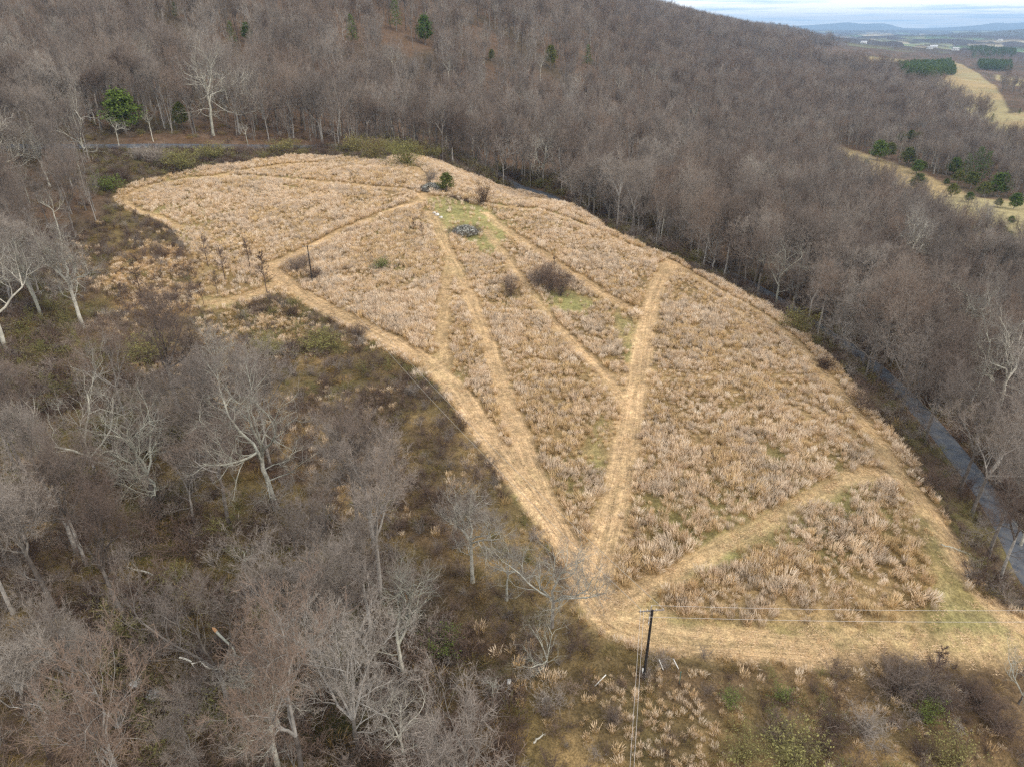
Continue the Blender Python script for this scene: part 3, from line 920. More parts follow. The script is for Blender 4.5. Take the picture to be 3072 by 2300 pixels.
# near trees: meshes shared by the individual trees
NEAR, PALE = [], []
for k in range(10):
    H = 19.0
    tr, li, tw = bare_tree(100 + k, H, spread=[1.0, .8, 1.15, .7, 1.0, .9, 1.2, .75, 1.0, .65][k], gnarl=.2 + .02 * (k % 4), fork=[.38, .45, .32, .5, .4, .42, .3, .55, .36, .5][k])
    cr_, ix = merge(li, tw)
    NEAR.append((tr.mesh('trunk', [M['bark']], True), cr_.mesh('crown', [M['bark'], M['twig']], False, ix)))
for k in range(7):
    H = 19.0
    tr, li, tw = bare_tree(300 + k, H, spread=[1.3, 1.1, 1.0, 1.4, .9, 1.2, 1.0][k], gnarl=.33, fork=[.3, .4, .45, .25, .5, .33, .4][k], sparse=True)
    cr_, ix = merge(li, tw)
    NEARM = M['pale_bark']
    PALE.append((tr.mesh('trunk', [M['bark'] if k in (0, 3) else NEARM], True), cr_.mesh('crown', [M['pale_bark'], M['pale_twig']], False, ix)))
SNAG = []
for k in range(3):
    tr, li, tw = bare_tree(400 + k, 12.0, spread=1.1, gnarl=.4, fork=.55, dead=True)
    cr_, ix = merge(li, tw)
    SNAG.append((tr.mesh('trunk', [M['pale_bark']], True), cr_.mesh('limbs', [M['pale_bark'], M['pale_twig']], False, ix)))

mid = []
for k in range(12):
    tr, li, tw = bare_tree(500 + k, 19.0, spread=.6 + .07 * k, lod=1, fork=.30 + .05 * (k % 6), gnarl=.16 + .03 * (k % 4))
    o_, ix = merge(tr, li, tw)
    mm_ = [M['bark'], M['bark'], M['twig']] if k != 11 else [M['pale_bark'], M['pale_bark'], M['pale_twig']]
    mid.append(o_.mesh('mid_tree', mm_, False, ix))
far_t = []
for k in range(6):
    tr, li, tw = bare_tree(600 + k, 19.0, spread=.9 + .05 * k, lod=2, fork=.38)
    o_, ix = merge(tr, li, tw)
    far_t.append(o_.mesh('far_tree', [M['bark'], M['bark'], M['twig']], False, ix))
tree_coll = proto_col('forest_tree', mid + far_t)

# ---------------------------------------------------------------- where trees stand
mx_ = 0.66


def in_view(x, y, z, mpx=120, mtop=250):
    px, py, dep = project(np.stack([x, y, z], -1))
    _, pyt, _ = project(np.stack([x, y, z + 20], -1))
    return (~np.isnan(px)) & (px > -mpx) & (px < 3072 + mpx) & (pyt < 2300 + 60) & (py > -60), px, py, dep


def grid_pts(r0, r1, s, seed):
    r = np.random.default_rng(seed)
    out = []
    n = int(r1 / s) + 2
    xs, ys = np.meshgrid(np.arange(-n, n + 1) * s, np.arange(0, n + 1) * s)
    xs = xs + r.uniform(-.42, .42, xs.shape) * s; ys = ys + r.uniform(-.42, .42, ys.shape) * s
    x, y = xs.ravel(), ys.ravel()
    R = np.hypot(x, y)
    k = (R >= r0) & (R < r1) & (np.abs(x) < y * .86 + 30)
    return x[k], y[k]


def woods(x, y):
    """True where trees may stand"""
    sf_ = sdist(x, y, FIELD); dr_ = dist_line(x, y, ROAD)
    ok = sf_ < -4
    ok &= sdist(x, y, SCRUB) < -1
    ok &= sdist(x, y, STRIP) < -0.5
    ok &= dr_ > 3.4
    for c in CLEAR:
        ok &= sdist(x, y, c) < -1
    ok &= ~inside(x, y, NOWOOD)
    rr_ = np.random.default_rng(77).random(x.shape)
    ok |= (x > 62) & (y > 60) & (dr_ > 3.2) & (dr_ < 9) & (sf_ < -4) & (rr_ < .5)
    ok |= (x > -45) & (x < 64) & (y > 170) & (sf_ < -7) & (dr_ > 2.8) & (rr_ < .75)
    return ok


PX, PY = [], []
for r0, r1, s, sd in ((22, 175, 7.5, 1), (175, 520, 6.9, 2), (520, 1100, 8.6, 3), (1100, 2200, 12.5, 4), (2200, 3600, 17, 5)):
    x, y = grid_pts(r0, r1, s, sd)
    k = woods(x, y)
    if r0 < 100:      # the left woods thin out in glades
        k &= fbm(x, y, 22, 60) < np.where(x < 20, .61, .7)
    elif r0 < 1000:
        k &= fbm(x, y, 24, 61) < .60
    x, y = x[k], y[k]
    PX.append(x); PY.append(y)
x, y = grid_pts(175, 700, 6.4, 12)
k = woods(x, y) & (x > 95) & (x > .28 * y)
PX.append(x[k]); PY.append(y[k])
_rt = np.random.default_rng(31)                                       # rows of trees lining the road beside the field
for side_ in (-1, 1):
    for off_ in (3.6, 7.5):
        k_ = np.arange(0, len(rc), 4 if off_ < 5 else 5)
        k_ = k_[_rt.random(len(k_)) < (.92 if side_ > 0 or off_ > 5 else .8)]
        o_ = off_ + _rt.uniform(0, 2.5, len(k_))
        q_ = rc[k_] + nrm[k_] * (side_ * o_)[:, None] + _rt.normal(size=(len(k_), 2)) * .8
        f_ = (sdist(q_[:, 0], q_[:, 1], FIELD) < -4.5) & (q_[:, 0] > -70) & (q_[:, 1] > 40) & (q_[:, 1] < 340)
        PX.append(q_[f_, 0]); PY.append(q_[f_, 1])
tx, ty = np.concatenate(PX), np.concatenate(PY)
tz = hgt(tx, ty)
iv, tpx, tpy, tdep = in_view(tx, ty, tz)
# the valley side of the ridge is open farmland
iv &= ~((np.hypot(tx, ty) > 1450) & (tpx > 2420) & (fbm(tx, ty, 420, 70) < .60))
iv &= ~((tpx > 2900) & (tdep > 420) & (tdep < 1500) & (fbm(tx, ty, 90, 71) < .40))
tx, ty, tz, tpx, tpy, tdep = (a[iv] for a in (tx, ty, tz, tpx, tpy, tdep))
th = 14.5 + 9 * rng.random(len(tx)) - 4.5 * (rng.random(len(tx)) < .2)
th = th * np.where(ty > 200, 1.06, .95) * np.where((tx > 95) & (tx > .28 * ty) & (ty < 700), .78, 1.0)

# named trees seen in the photograph: base pixel, top pixel row (full resolution), kind, index, label
LM = [
    (640, 1250, 985, 'pale', 5, 'lichen-grey bare tree standing in front of the orange clearing left of the field'),
    (470, 1530, 1180, 'pale', 0, 'dark-trunked tree with wide white forked limbs in the left woods'),
    (290, 1430, 1140, 'pale', 3, 'tree with crooked pale low limbs just left of the white forked tree'),
    (829, 1525, 1125, 'pale', 1, 'tall leaning tree with white spreading limbs right of the white forked tree'),
    (250, 985, 690, 'pale', 4, 'pale double-stemmed tree left of the orange clearing'),
    (130, 960, 700, 'pale', 2, 'grey many-stemmed tree between the left edge and the pale double-stemmed tree'),
    (25, 1060, 700, 'pale', 6, 'pale bare tree cut by the left edge of the picture level with the orange clearing'),
    (1418, 1745, 1480, 'pale', 4, 'small whitish lichen-covered tree alone in the brush left of the trail fork'),
    (1655, 1880, 1615, 'pale', 0, 'spreading greenish-white tree leaning over the trail fork'),
    (1640, 2010, 1870, 'pale', 3, 'low pale crooked tree below the spreading greenish-white tree'),
    (1210, 2030, 1730, 'pale', 5, 'white-limbed tree with dark trunk beside the green patch in the lower woods'),
    (1212, 2290, 2090, 'pale', 6, 'thin white tree at the bottom edge below the lower woods green patch'),
    (1520, 1800, 1640, 'pale', 2, 'slim pale tree left of the spreading greenish-white tree'),
    (1075, 2240, 1880, 'bare', 2, 'stout grey-trunked tree at the bottom edge left of the thin white tree'),
    (695, 2140, 1740, 'bare', 6, 'tall tree with swollen grey trunk and a freshly torn limb'),
    (153, 2270, 1890, 'bare', 7, 'long straight leaning trunk in the bottom left corner'),
    (275, 2185, 1860, 'bare', 4, 'slim tree right of the long trunk in the bottom left corner'),
    (1122, 1640, 1300, 'bare', 9, 'straight dark-trunked tree at the brush edge right of the tall leaning white-limbed tree'),
    (1075, 1600, 1240, 'bare', 3, 'dark twin of the straight tree at the brush edge, standing just left of it'),
    (640, 407, 150, 'pale', 1, 'tall pale tree with fan crown rising behind the far left road'),
    (2905, 1235, 950, 'pale', 3, 'white-branched tree on the slope right of the road'),
    (2990, 1245, 960, 'pale', 1, 'white-branched tree at the right edge behind the road'),
    (2860, 1060, 860, 'pale', 2, 'greenish pale tree behind the white-branched tree right of the road'),
    (3055, 2110, 1990, 'pale', 3, 'small pale crooked tree at the right edge below the mown grass'),
    (2995, 1745, 1480, 'bare', 9, 'thin pale trunk between the road and the field at lower right'),
    (3060, 1640, 1440, 'pale', 5, 'pale branching tree over the road at the right edge'),
    (1290, 424, 330, 'pale', 6, 'white-limbed tree behind the yellowish bushes at the top of the field'),
    (1630, 560, 380, 'pale', 0, 'pale spreading tree behind the crest right of the lone cedar'),
    (150, 560, 380, 'pale', 1, 'pale grey-crowned tree at the left edge below the far road'),
    (225, 710, 490, 'bare', 8, 'tall grey tree left of the left tip of the field'),
    (2250, 640, 470, 'pale', 2, 'slender pale tree in the woods beyond the right crest of the field'),
    (2700, 860, 640, 'pale', 4, 'tall whitish tree in the woods above the roadside bend'),
    (2030, 600, 470, 'pale', 5, 'whitish tree in the middle of the woods behind the crest'),
]
SN = [(357, 440, 335, 'broken whitish dead tree beside the far road left of the evergreen'), (460, 425, 330, 'thin dead stem right of the big evergreen by the far road'),
      (745, 437, 360, 'crooked white dead tree on the bank of the far left road'), (740, 1735, 1630, 'broken dead snag in the ochre glade of the lower woods'),
      (1480, 2110, 2020, 'leaning dead stub with peeling bark in the brush left of the white pipe'), (195, 1270, 1180, 'short dead snag near the left edge of the woods')]

EVG = [  # px, base py, top py, kind, label
    (1340, 578, 512, 'cedar', 'lone dark green cedar beside the stone heap at the top of the field'),
    (380, 402, 258, 'cedar', 'bushy bright green evergreen behind the far left road'),
    (548, 385, 300, 'cedar', 'faint green evergreen behind bare twigs right of the bushy one'),
    (1190, 95, -10, 'pine', 'green pine at the top edge left of centre'),
    (1276, 135, 38, 'cedar', 'slender green conifer just right of the pine at the top edge'),
    (1060, 140, 40, 'pine', 'dark pine near the top edge left of the green pine'),
    (700, 140, 60, 'pine', 'dark green pine half hidden high on the left mountainside'),
    (745, 130, 62, 'cedar', 'dark conifer next to the half hidden pine high on the left mountainside'),
    (530, 60, 5, 'pine', 'dark pine at the top edge in the left third'),
    (1652, 205, 130, 'cedar', 'green conifer alone in the bare woods above the field crest'),
    (1762, 205, 133, 'pine', 'green pine right of the lone conifer above the field crest'),
    (1475, 185, 145, 'cedar', 'small yellowish conifer in the woods above the field'),
    (2128, 122, 92, 'cedar', 'small yellowish conifer near the mountain skyline'),
    (2631, 482, 430, 'cedar', 'round cedar at the upper left of the far clearing'),
    (2664, 476, 435, 'cedar', 'cedar touching the round one in the far clearing'),
    (2719, 498, 450, 'cedar', 'dark cedar in the middle of the far clearing row'),
    (2748, 522, 485, 'cedar', 'small cedar at the lower end of the far clearing row'),
    (2768, 512, 488, 'cedar', 'tiny cedar at the right end of the far clearing row'),
    (2596, 500, 481, 'cedar', 'single tiny cedar on the pale grass of the far clearing'),
    (2700, 428, 392, 'cedar', 'yellowish green conifer in woods above the far clearing, left one'),
    (2728, 425, 388, 'cedar', 'yellowish green conifer in woods above the far clearing, middle one'),
    (2755, 422, 392, 'cedar', 'yellowish green conifer in woods above the far clearing, right one'),
    (2858, 525, 480, 'cedar', 'left cedar of the dense dark cedar clump'), (2890, 540, 476, 'pine', 'second tree from left in the dark cedar clump'),
    (2918, 545, 460, 'pine', 'tallest dark conifer of the cedar clump'), (2942, 548, 470, 'pine', 'dark conifer right of the tallest in the clump'),
    (2870, 552, 516, 'cedar', 'low olive cedar in front of the dark clump, left'), (2910, 566, 522, 'cedar', 'olive cedar in front of the dark clump, middle'),
    (2990, 590, 528, 'cedar', 'broad cedar at the right of the dark clump'), (2945, 592, 552, 'cedar', 'broad low cedar below the dark clump'),
    (2853, 592, 556, 'cedar', 'single pointed cedar on the tan grass below the clump'), (2905, 606, 580, 'cedar', 'small grey-green cedar right of the pointed one'),
    (2837, 556, 538, 'cedar', 'tiny round cedar on the tan grass beside the clump'), (2992, 622, 598, 'cedar', 'small round cedar near the right edge clearing'),
    (3040, 628, 585, 'cedar', 'broad dark cedar at the right edge of the clearing'), (2990, 722, 680, 'cedar', 'dark cedar in the woods below the clearing'),
    (3018, 732, 698, 'cedar', 'olive cedar right of the dark one below the clearing'), (2972, 372, 340, 'pine', 'pine between the two distant meadows'),
    (3056, 345, 322, 'pine', 'pine at the right edge beside the distant meadow'), (2747, 575, 528, 'cedar', 'thin olive cedar in the near edge of the far clearing'),
    (3030, 672, 650, 'cedar', 'little cedar between the clearing and the olive cedar'),
]

GR = 'bare trees of the woods around the field'
taken = []


def thing_tree(name, pair, x, y, z, h, rz, label, cat, group=None, widen=1.0, h0=19.0, crown='crown'):
    o = link(name, None, loc=(x, y, z))
    o.rotation_euler = (0, 0, rz)
    s = h / h0
    o.scale = (s * widen, s * widen, s)
    o['label'] = label; o['category'] = cat
    if group: o['group'] = group
    link('trunk', pair[0], o); link(crown, pair[1], o)
    return o


def base_top(px, py, pty):
    p = P([px], [py])[0]
    r = ray(px, pty)
    # horizontal distance fixed: height where the column above p meets image row pty
    y = p[1]
    D = y / r[1]
    return p[0], p[1], float(hgt(p[0], p[1])), H_CAM + r[2] * D - p[2]


lm_pts = []
for px, py, pty, kind, k, lab in LM:
    x, y, z, h = base_top(px, py, pty)
    h = min(max(h, 6), 32)
    thing_tree('bare_tree', (PALE if kind == 'pale' else NEAR)[k], x, y, z, h, rng.uniform(0, 6.28), lab, 'tree', GR, 1.0 if kind == 'pale' else .95)
    lm_pts.append((x, y))
for px, py, pty, lab in SN:
    x, y, z, h = base_top(px, py, pty)
    thing_tree('dead_tree', SNAG[len(lm_pts) % 3], x, y, z, min(max(h, 4), 16), rng.uniform(0, 6.28), lab, 'dead tree', 'broken dead trees', h0=12.0, crown='limb')
    lm_pts.append((x, y))
lm_pts = np.array(lm_pts)
dmin = np.min(np.hypot(tx[:, None] - lm_pts[None, :, 0], ty[:, None] - lm_pts[None, :, 1]), 1)
keep = dmin > 6.0
for ex, ey, et, ek, kx_, el in LM:                 # and around the pale trees that stand out
    gx_, gy_, gz_ = P([ex], [ey])[0]
    de_ = gy_ * CP - (gz_ - H_CAM) * SP
    if ek == 'pale':
        keep &= ~((np.abs(tpx - ex) < (ey - et) * .20) & (tpy > ey - 10) & (tpy < ey + (ey - et) * .55))
for ex, ey, et, ek, el in EVG:                     # the woods are open in front of the evergreens one can see
    gx_, gy_, gz_ = P([ex], [ey])[0]
    de_ = gy_ * CP - (gz_ - H_CAM) * SP
    wpx_ = (ey - et) * (.40 if ek == 'pine' else .3)
    keep &= ~((np.abs(tpx - ex) < wpx_ + 5) & (tdep < de_ + 3) & (tdep > de_ - 40 - de_ * .06) & (tdep > 120))
# the trail fork stays free of crowns and pale trees stay readable
tx, ty, tz, tpx, tpy, tdep, th = (a[keep] for a in (tx, ty, tz, tpx, tpy, tdep, th))

size = th / tdep
vis = (tpx > -60) & (tpx < 3110) & (tpy < 2950)
hidden = (tpx > 1450) & (tpx < 2050) & (tpy > 0.62 * tpx - 480) & (tdep > 190) & (tdep < 235)
order = np.argsort(-np.where(vis, size, 0))
N_IND = 300 - len(LM)
ind = order[:N_IND]
rest = np.setdiff1d(np.arange(len(tx)), ind)
print('trees', len(tx), 'individual', len(ind), 'nearest depth', tdep[ind].min(), 'to', tdep[ind].max())

ZX = [(0, 'far left'), (420, 'left'), (840, 'left centre'), (1230, 'centre left'), (1600, 'centre'), (2000, 'centre right'), (2350, 'right'), (2700, 'far right')]
ZY = [(-999, 'behind the far road'), (520, 'level with field top'), (760, 'level with second pole'), (1000, 'level with mid field'),
      (1250, 'level with lower trails'), (1500, 'level with trail fork'), (1750, 'level with front pole'), (2000, 'near picture bottom'), (2250, 'at bottom edge')]
zone = {}
for i in ind:
    zx = max(k for k, (v, _) in enumerate(ZX) if tpx[i] >= v or k == 0)
    zy = max(k for k, (v, _) in enumerate(ZY) if tpy[i] >= v or k == 0)
    zone.setdefault((zx, zy), []).append(i)
ORD = ['leftmost', 'second from left', 'third from left', 'fourth from left', 'fifth from left', 'sixth from left', 'seventh from left', 'eighth from left', 'ninth from left', 'tenth from left']
for (zx, zy), L in sorted(zone.items()):
    L = sorted(L, key=lambda i: tpx[i])
    nrow = (len(L) + 6) // 7                       # rows from far to near
    Ly = sorted(L, key=lambda i: tpy[i])
    rows = [sorted(Ly[q * len(L) // nrow:(q + 1) * len(L) // nrow], key=lambda i: tpx[i]) for q in range(nrow)]
    RN = {1: [''], 2: [', back row', ', front row'], 3: [', back row', ', middle row', ', front row']}.get(nrow) or [', ' + w_ + ' row' for w_ in ('back', 'second', 'third', 'fourth', 'fifth', 'sixth', 'seventh', 'eighth', 'ninth', 'tenth')][:nrow]
    for ri, row in enumerate(rows):
        for k, i in enumerate(row):
            pale = rng.random() < .05
            pr = PALE[int(rng.integers(0, 7))] if pale else NEAR[int(rng.integers(0, 10))]
            hh = th[i]
            w = float(rng.uniform(.75, 1.1))
            side = 'right' if zx >= 4 else 'left'
            look = ('pale ' if pale else '') + ('tall' if hh > 20 else 'low' if hh < 14 else 'mid-sized') + (' wide' if w > 1.0 else ' narrow' if w < .84 else '')
            rowtxt = RN[ri]
            lab = '%s bare tree, %s %s%s, %s' % (look, ZX[zx][1], ZY[zy][1], rowtxt, ORD[min(k, 9)])
            thing_tree('bare_tree', pr, tx[i], ty[i], float(tz[i]), hh, rng.uniform(0, 6.28), lab, 'tree', GR, w)

rd = tdep[rest]
idx = np.where(rd < 620, rng.integers(0, 11, len(rest)), 12 + rng.integers(0, 6, len(rest)))
idx = np.where((rd < 620) & (rng.random(len(rest)) < .05), 11, idx)
order_ = rest
s_ = th[rest] / 19.0 * np.where(rd > 1100, 1.25, 1.0)
wd = s_ * rng.uniform(.68, 1.08, len(rest)) * np.where(rd > 1100, 1.15, 1.0)
scatter('forest', 'bare brown-grey winter forest covering the mountainside and the slopes beyond the road',
        np.stack([tx[rest], ty[rest], tz[rest] - .1], -1),
        np.stack([rng.normal(size=len(rest)) * .04, rng.normal(size=len(rest)) * .04, rng.uniform(0, 6.28, len(rest))], -1),
        np.stack([wd, wd, s_], -1), idx, tree_coll)

# ---------------------------------------------------------------- understorey, meadow
sh_meshes = []
for k in range(5):
    tw, bd = shrub(700 + k, 2.2, 1.8, 22, .035, 6)
    sh_meshes.append(tw.mesh('brush', [M['dark_twig'] if k < 3 else M['twig']]))
for k in range(3):
    tw, bd = shrub(720 + k, 2.0, 2.0, 22, .035, 6, 260)
    o_, ix = merge(tw, bd)
    sh_meshes.append(o_.mesh('olive_brush', [M['olive_twig'], M['bud']], False, ix))
for k in range(3):
    sh_meshes.append(tuft(740 + k, 80, .75, 1.0).mesh('low_tuft', [M['low_grass']]))
for k in range(3):
    sh_meshes.append(tuft(745 + k, 56, 1.05, .5).mesh('straw_tuft', [M['tuft']]))
brush_coll = proto_col('brush', sh_meshes)


def jitter(x0, x1, y0, y1, s, seed):
    r = np.random.default_rng(seed)
    a, b_ = np.meshgrid(np.arange(x0, x1, s), np.arange(y0, y1, s))
    return (a + r.uniform(-.5, .5, a.shape) * s).ravel(), (b_ + r.uniform(-.5, .5, a.shape) * s).ravel()


def frustum(x, y, z, m=60):
    px, py, dep = project(np.stack([x, y, z], -1))
    return (~np.isnan(px)) & (px > -m) & (px < 3072 + m) & (py < 2300 + 80) & (py > -50)


bx, by = jitter(-190, 190, 18, 330, 1.45, 80)
k = (sdist(bx, by, FIELD) < -.6) & (dist_line(bx, by, ROAD) > 3.6)
bx, by = bx[k], by[k]
bz = hgt(bx, by)
k = frustum(bx, by, bz); bx, by, bz = bx[k], by[k], bz[k]
_b = np.random.default_rng(88)
e_x, e_y = jitter(-65, 60, 190, 330, 2.3, 89)                           # tall brush between the crest of the field and the road
q_ = (sdist(e_x, e_y, FIELD) < -2.5) & (dist_line(e_x, e_y, ROAD) > 3.0) & (dist_line(e_x, e_y, ROAD) < 16)
n_tall = int(q_.sum()); tall = np.concatenate([np.zeros(len(bx), bool), np.ones(n_tall, bool)])
bx, by = np.concatenate([bx, e_x[q_]]), np.concatenate([by, e_y[q_]]); bz = hgt(bx, by)
inscr = sdist(bx, by, SCRUB) > -2
instr = sdist(bx, by, STRIP) > -1
bn = fbm(bx, by, 11, 81); bn2 = fbm(bx, by, 24, 82)
westb = (~inscr) & (~instr) & (by < 190)
pr_ = np.where(instr, .85, np.where(inscr, .95, np.where(westb, .95, .12)))
STRAW_P = [PL([(240, 560), (400, 560), (560, 600), (590, 640), (450, 665), (300, 680), (230, 640)]), PL([(1290, 1400), (1480, 1420), (1500, 1470), (1600, 1560), (1590, 1800), (1330, 1800), (1300, 1560), (1280, 1450)]), PL([(1480, 1412), (1700, 1425), (1680, 1460), (1500, 1455)]),
           PL([(1700, 1500), (1800, 1490), (1830, 1600), (1740, 1640)]), PL([(2060, 1560), (2160, 1540), (2212, 1640), (2080, 1660)]), PL([(430, 690), (620, 650), (700, 720), (560, 760), (420, 740)]), PL([(0, 1000), (120, 980), (130, 1180), (0, 1200)])]
sp_ = np.max([sdist(bx, by, q) for q in STRAW_P], 0) + 4 * (fbm(bx, by, 6, 83) - .5) > 0
k = (rng.random(len(bx)) < pr_ * np.where(bn > .5, 1.25, .6)) | tall | sp_
bx, by, bz, inscr, instr, bn, bn2, westb, tall, sp_ = (a[k] for a in (bx, by, bz, inscr, instr, bn, bn2, westb, tall, sp_))
u_ = rng.random(len(bx)) + np.where(inscr & (bx > 0), .14, 0)
ty_ = np.where(u_ < .42, rng.integers(0, 5, len(bx)), np.where((bn2 > .5) & (u_ < .62), 5 + rng.integers(0, 3, len(bx)), np.where(u_ < .62, rng.integers(0, 5, len(bx)), 8 + rng.integers(0, 3, len(bx)))))
ty_ = np.where(instr & (ty_ >= 8) & (rng.random(len(bx)) < .7), rng.integers(0, 8, len(bx)), ty_)
ty_ = np.where((ty_ >= 8) & inscr & (rng.random(len(bx)) < sm(.42, .60, bn)), 11 + rng.integers(0, 3, len(bx)), ty_)
ty_ = np.where(tall, rng.integers(0, 8, len(bx)), ty_)
ty_ = np.where(sp_ & (rng.random(len(bx)) < .6), np.where(rng.random(len(bx)) < .65, 11 + rng.integers(0, 3, len(bx)), 8 + rng.integers(0, 3, len(bx))), ty_)
bs = rng.uniform(.45, 1.15, len(bx)) * np.where(tall, 2.0, 1.0) * np.where(inscr & ~instr, np.where(bx < 5, .92, .70), 1.0) * np.where(westb & (ty_ < 8), 1.35, 1.0) * np.where(instr, .9, 1) * np.where(ty_ >= 8, 1.2, 1)
scatter('undergrowth', 'tangled brown brush, briars and ochre grass under and beside the trees', np.stack([bx, by, bz], -1),
        np.stack([rng.normal(size=len(bx)) * .08, rng.normal(size=len(bx)) * .08, rng.uniform(0, 6.28, len(bx))], -1),
        np.stack([bs * rng.uniform(.9, 1.4, len(bx)), bs * rng.uniform(.9, 1.4, len(bx)), bs], -1), ty_, brush_coll)

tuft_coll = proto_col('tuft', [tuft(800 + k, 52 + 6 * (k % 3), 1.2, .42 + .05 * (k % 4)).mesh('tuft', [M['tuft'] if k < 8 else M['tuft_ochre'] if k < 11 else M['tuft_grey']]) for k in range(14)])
fx0, fx1, fy0, fy1 = FIELD[:, 0].min(), FIELD[:, 0].max(), FIELD[:, 1].min(), FIELD[:, 1].max()
mxx, myy = jitter(fx0, fx1, fy0, fy1, .62, 90)
k = sdist(mxx, myy, FIELD) > -.4; mxx, myy = mxx[k], myy[k]
tmask = np.zeros(len(mxx))
for pl, w, s in TRAILS:
    d = dist_line(mxx, myy, pl)
    tmask = np.maximum(tmask, 1 - sm(w - .2, w + .5, d + 1.3 * (fbm(mxx, myy, 2.0, 95, 2) - .5)))
gmask = np.zeros(len(mxx))
for g in GREEN:
    gmask = np.maximum(gmask, sm(-1, 2.0, sdist(mxx, myy, g) + 4 * (fbm(mxx, myy, 6, 91) - .5)))
mmask = sm(-.5, 1, sdist(mxx, myy, MOWN) + 1.5 * (fbm(mxx, myy, 6, 92) - .5))
omask = sm(-1, 2, sdist(mxx, myy, ORANGE))
dens = (1 - tmask) * (1 - .93 * gmask) * (1 - .97 * mmask) * (1 - .8 * omask)
cl = fbm(mxx, myy, 3.2, 93, 3); cl2 = fbm(mxx, myy, 20, 94, 3)
dens = dens * np.where(cl > .38, .97, .5) * np.where(cl2 > .36, 1, .6) * np.where(myy < 110, .82, 1)
k = rng.random(len(mxx)) < dens
mxx, myy, cl = mxx[k], myy[k], cl[k]
sx_, sy_ = jitter(-180, 80, 18, 240, .85, 103)                         # rough straw patches outside the field
q_ = (np.max([sdist(sx_, sy_, q) for q in STRAW_P], 0) + 7 * (fbm(sx_, sy_, 6, 83) - .5) > 0) & (sdist(sx_, sy_, FIELD) < -.5)
q_ &= rng.random(len(sx_)) < np.where(fbm(sx_, sy_, 3.5, 104, 3) > .45, .85, .3)
n_f = len(mxx)
mxx, myy, cl = np.concatenate([mxx, sx_[q_]]), np.concatenate([myy, sy_[q_]]), np.concatenate([cl, np.full(int(q_.sum()), .25)])
mz_ = hgt(mxx, myy)
k = frustum(mxx, myy, mz_); mxx, myy, mz_, cl = mxx[k], myy[k], mz_[k], cl[k]
ms = (.55 + 1.1 * np.clip(cl - .2, 0, .6)) * rng.uniform(.65, 1.25, len(mxx)) * (.72 + .6 * fbm(mxx, myy, 16, 97, 3))
lx, ly = .9 * (fbm(mxx, myy, 12, 98, 3) - .5), .9 * (fbm(mxx, myy, 12, 99, 3) - .5)
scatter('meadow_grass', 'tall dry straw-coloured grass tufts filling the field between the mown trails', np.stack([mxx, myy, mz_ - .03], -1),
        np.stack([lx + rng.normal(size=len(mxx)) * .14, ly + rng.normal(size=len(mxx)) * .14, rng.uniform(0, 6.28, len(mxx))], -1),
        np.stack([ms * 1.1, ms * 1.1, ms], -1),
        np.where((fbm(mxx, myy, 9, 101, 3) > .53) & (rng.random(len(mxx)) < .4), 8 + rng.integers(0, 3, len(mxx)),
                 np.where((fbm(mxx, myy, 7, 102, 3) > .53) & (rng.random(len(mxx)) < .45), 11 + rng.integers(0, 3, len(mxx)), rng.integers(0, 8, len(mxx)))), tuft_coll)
mb_ = []
for k_ in range(3):
    r_s = np.random.default_rng(850 + k_)
    m_s = MB(); n_s = 26
    c_ = r_s.uniform(-.55, .55, (n_s, 3)) * np.array([1, 1, 0]) + np.array([0, 0, .03]); a_s = r_s.normal(size=n_s) * .7
    d_s = np.stack([np.cos(a_s), np.sin(a_s), r_s.uniform(-.02, .2, n_s)], -1) * r_s.uniform(.15, .4, (n_s, 1))
    m_s.blades(c_, c_ + d_s, .04); mb_.append(m_s.mesh('straw', [M['straw']]))
TX, TY, TA = [], [], []
r_s = np.random.default_rng(5)
for pl, w, s in TRAILS:
    for a_, b_ in zip(pl[:-1], pl[1:]):
        L_ = np.hypot(*(b_ - a_)); n_s = r_s.poisson(L_ * w * 2 * .75)
        f_ = r_s.random((n_s, 1)); nn = np.array([b_[1] - a_[1], a_[0] - b_[0]]) / (L_ + 1e-9)
        q_ = a_ + (b_ - a_) * f_ + nn * r_s.normal(size=(n_s, 1)) * w * .65
        TX.append(q_[:, 0]); TY.append(q_[:, 1]); TA.append(np.full(n_s, math.atan2(b_[1] - a_[1], b_[0] - a_[0])))
TX, TY, TA = np.concatenate(TX), np.concatenate(TY), np.concatenate(TA)
gxx, gyy = jitter(fx0, fx1, fy0, fy1, 1.0, 96)
q_ = (sdist(gxx, gyy, MOWN) > 0) & (r_s.random(len(gxx)) < .35); gxx, gyy = gxx[q_], gyy[q_]
TX = np.concatenate([TX, gxx]); TY = np.concatenate([TY, gyy]); TA = np.concatenate([TA, r_s.uniform(0, 6.28, len(gxx))])
ss_ = r_s.uniform(.7, 1.3, len(TX))
scatter('mown_straw', 'short mown straw lying along the pale trails', np.stack([TX, TY, hgt(TX, TY) + .01], -1), np.stack([0 * TX, 0 * TX, TA], -1), np.stack([ss_] * 3, -1), r_s.integers(0, 3, len(TX)), proto_col('straw', mb_))
print('straw', len(TX))
print('tufts', len(mxx), 'brush', len(bx), 'forest', len(rest))

# ---------------------------------------------------------------- things in and around the field
def at(px, py):
    p = P([px], [py])[0]
    return float(p[0]), float(p[1]), float(hgt(p[0], p[1]))


def mpp(px, py):                     # metres per photo pixel at that ground point
    x, y, z = at(px, py)
    return (y * CP - (z - H_CAM) * SP) / FPX


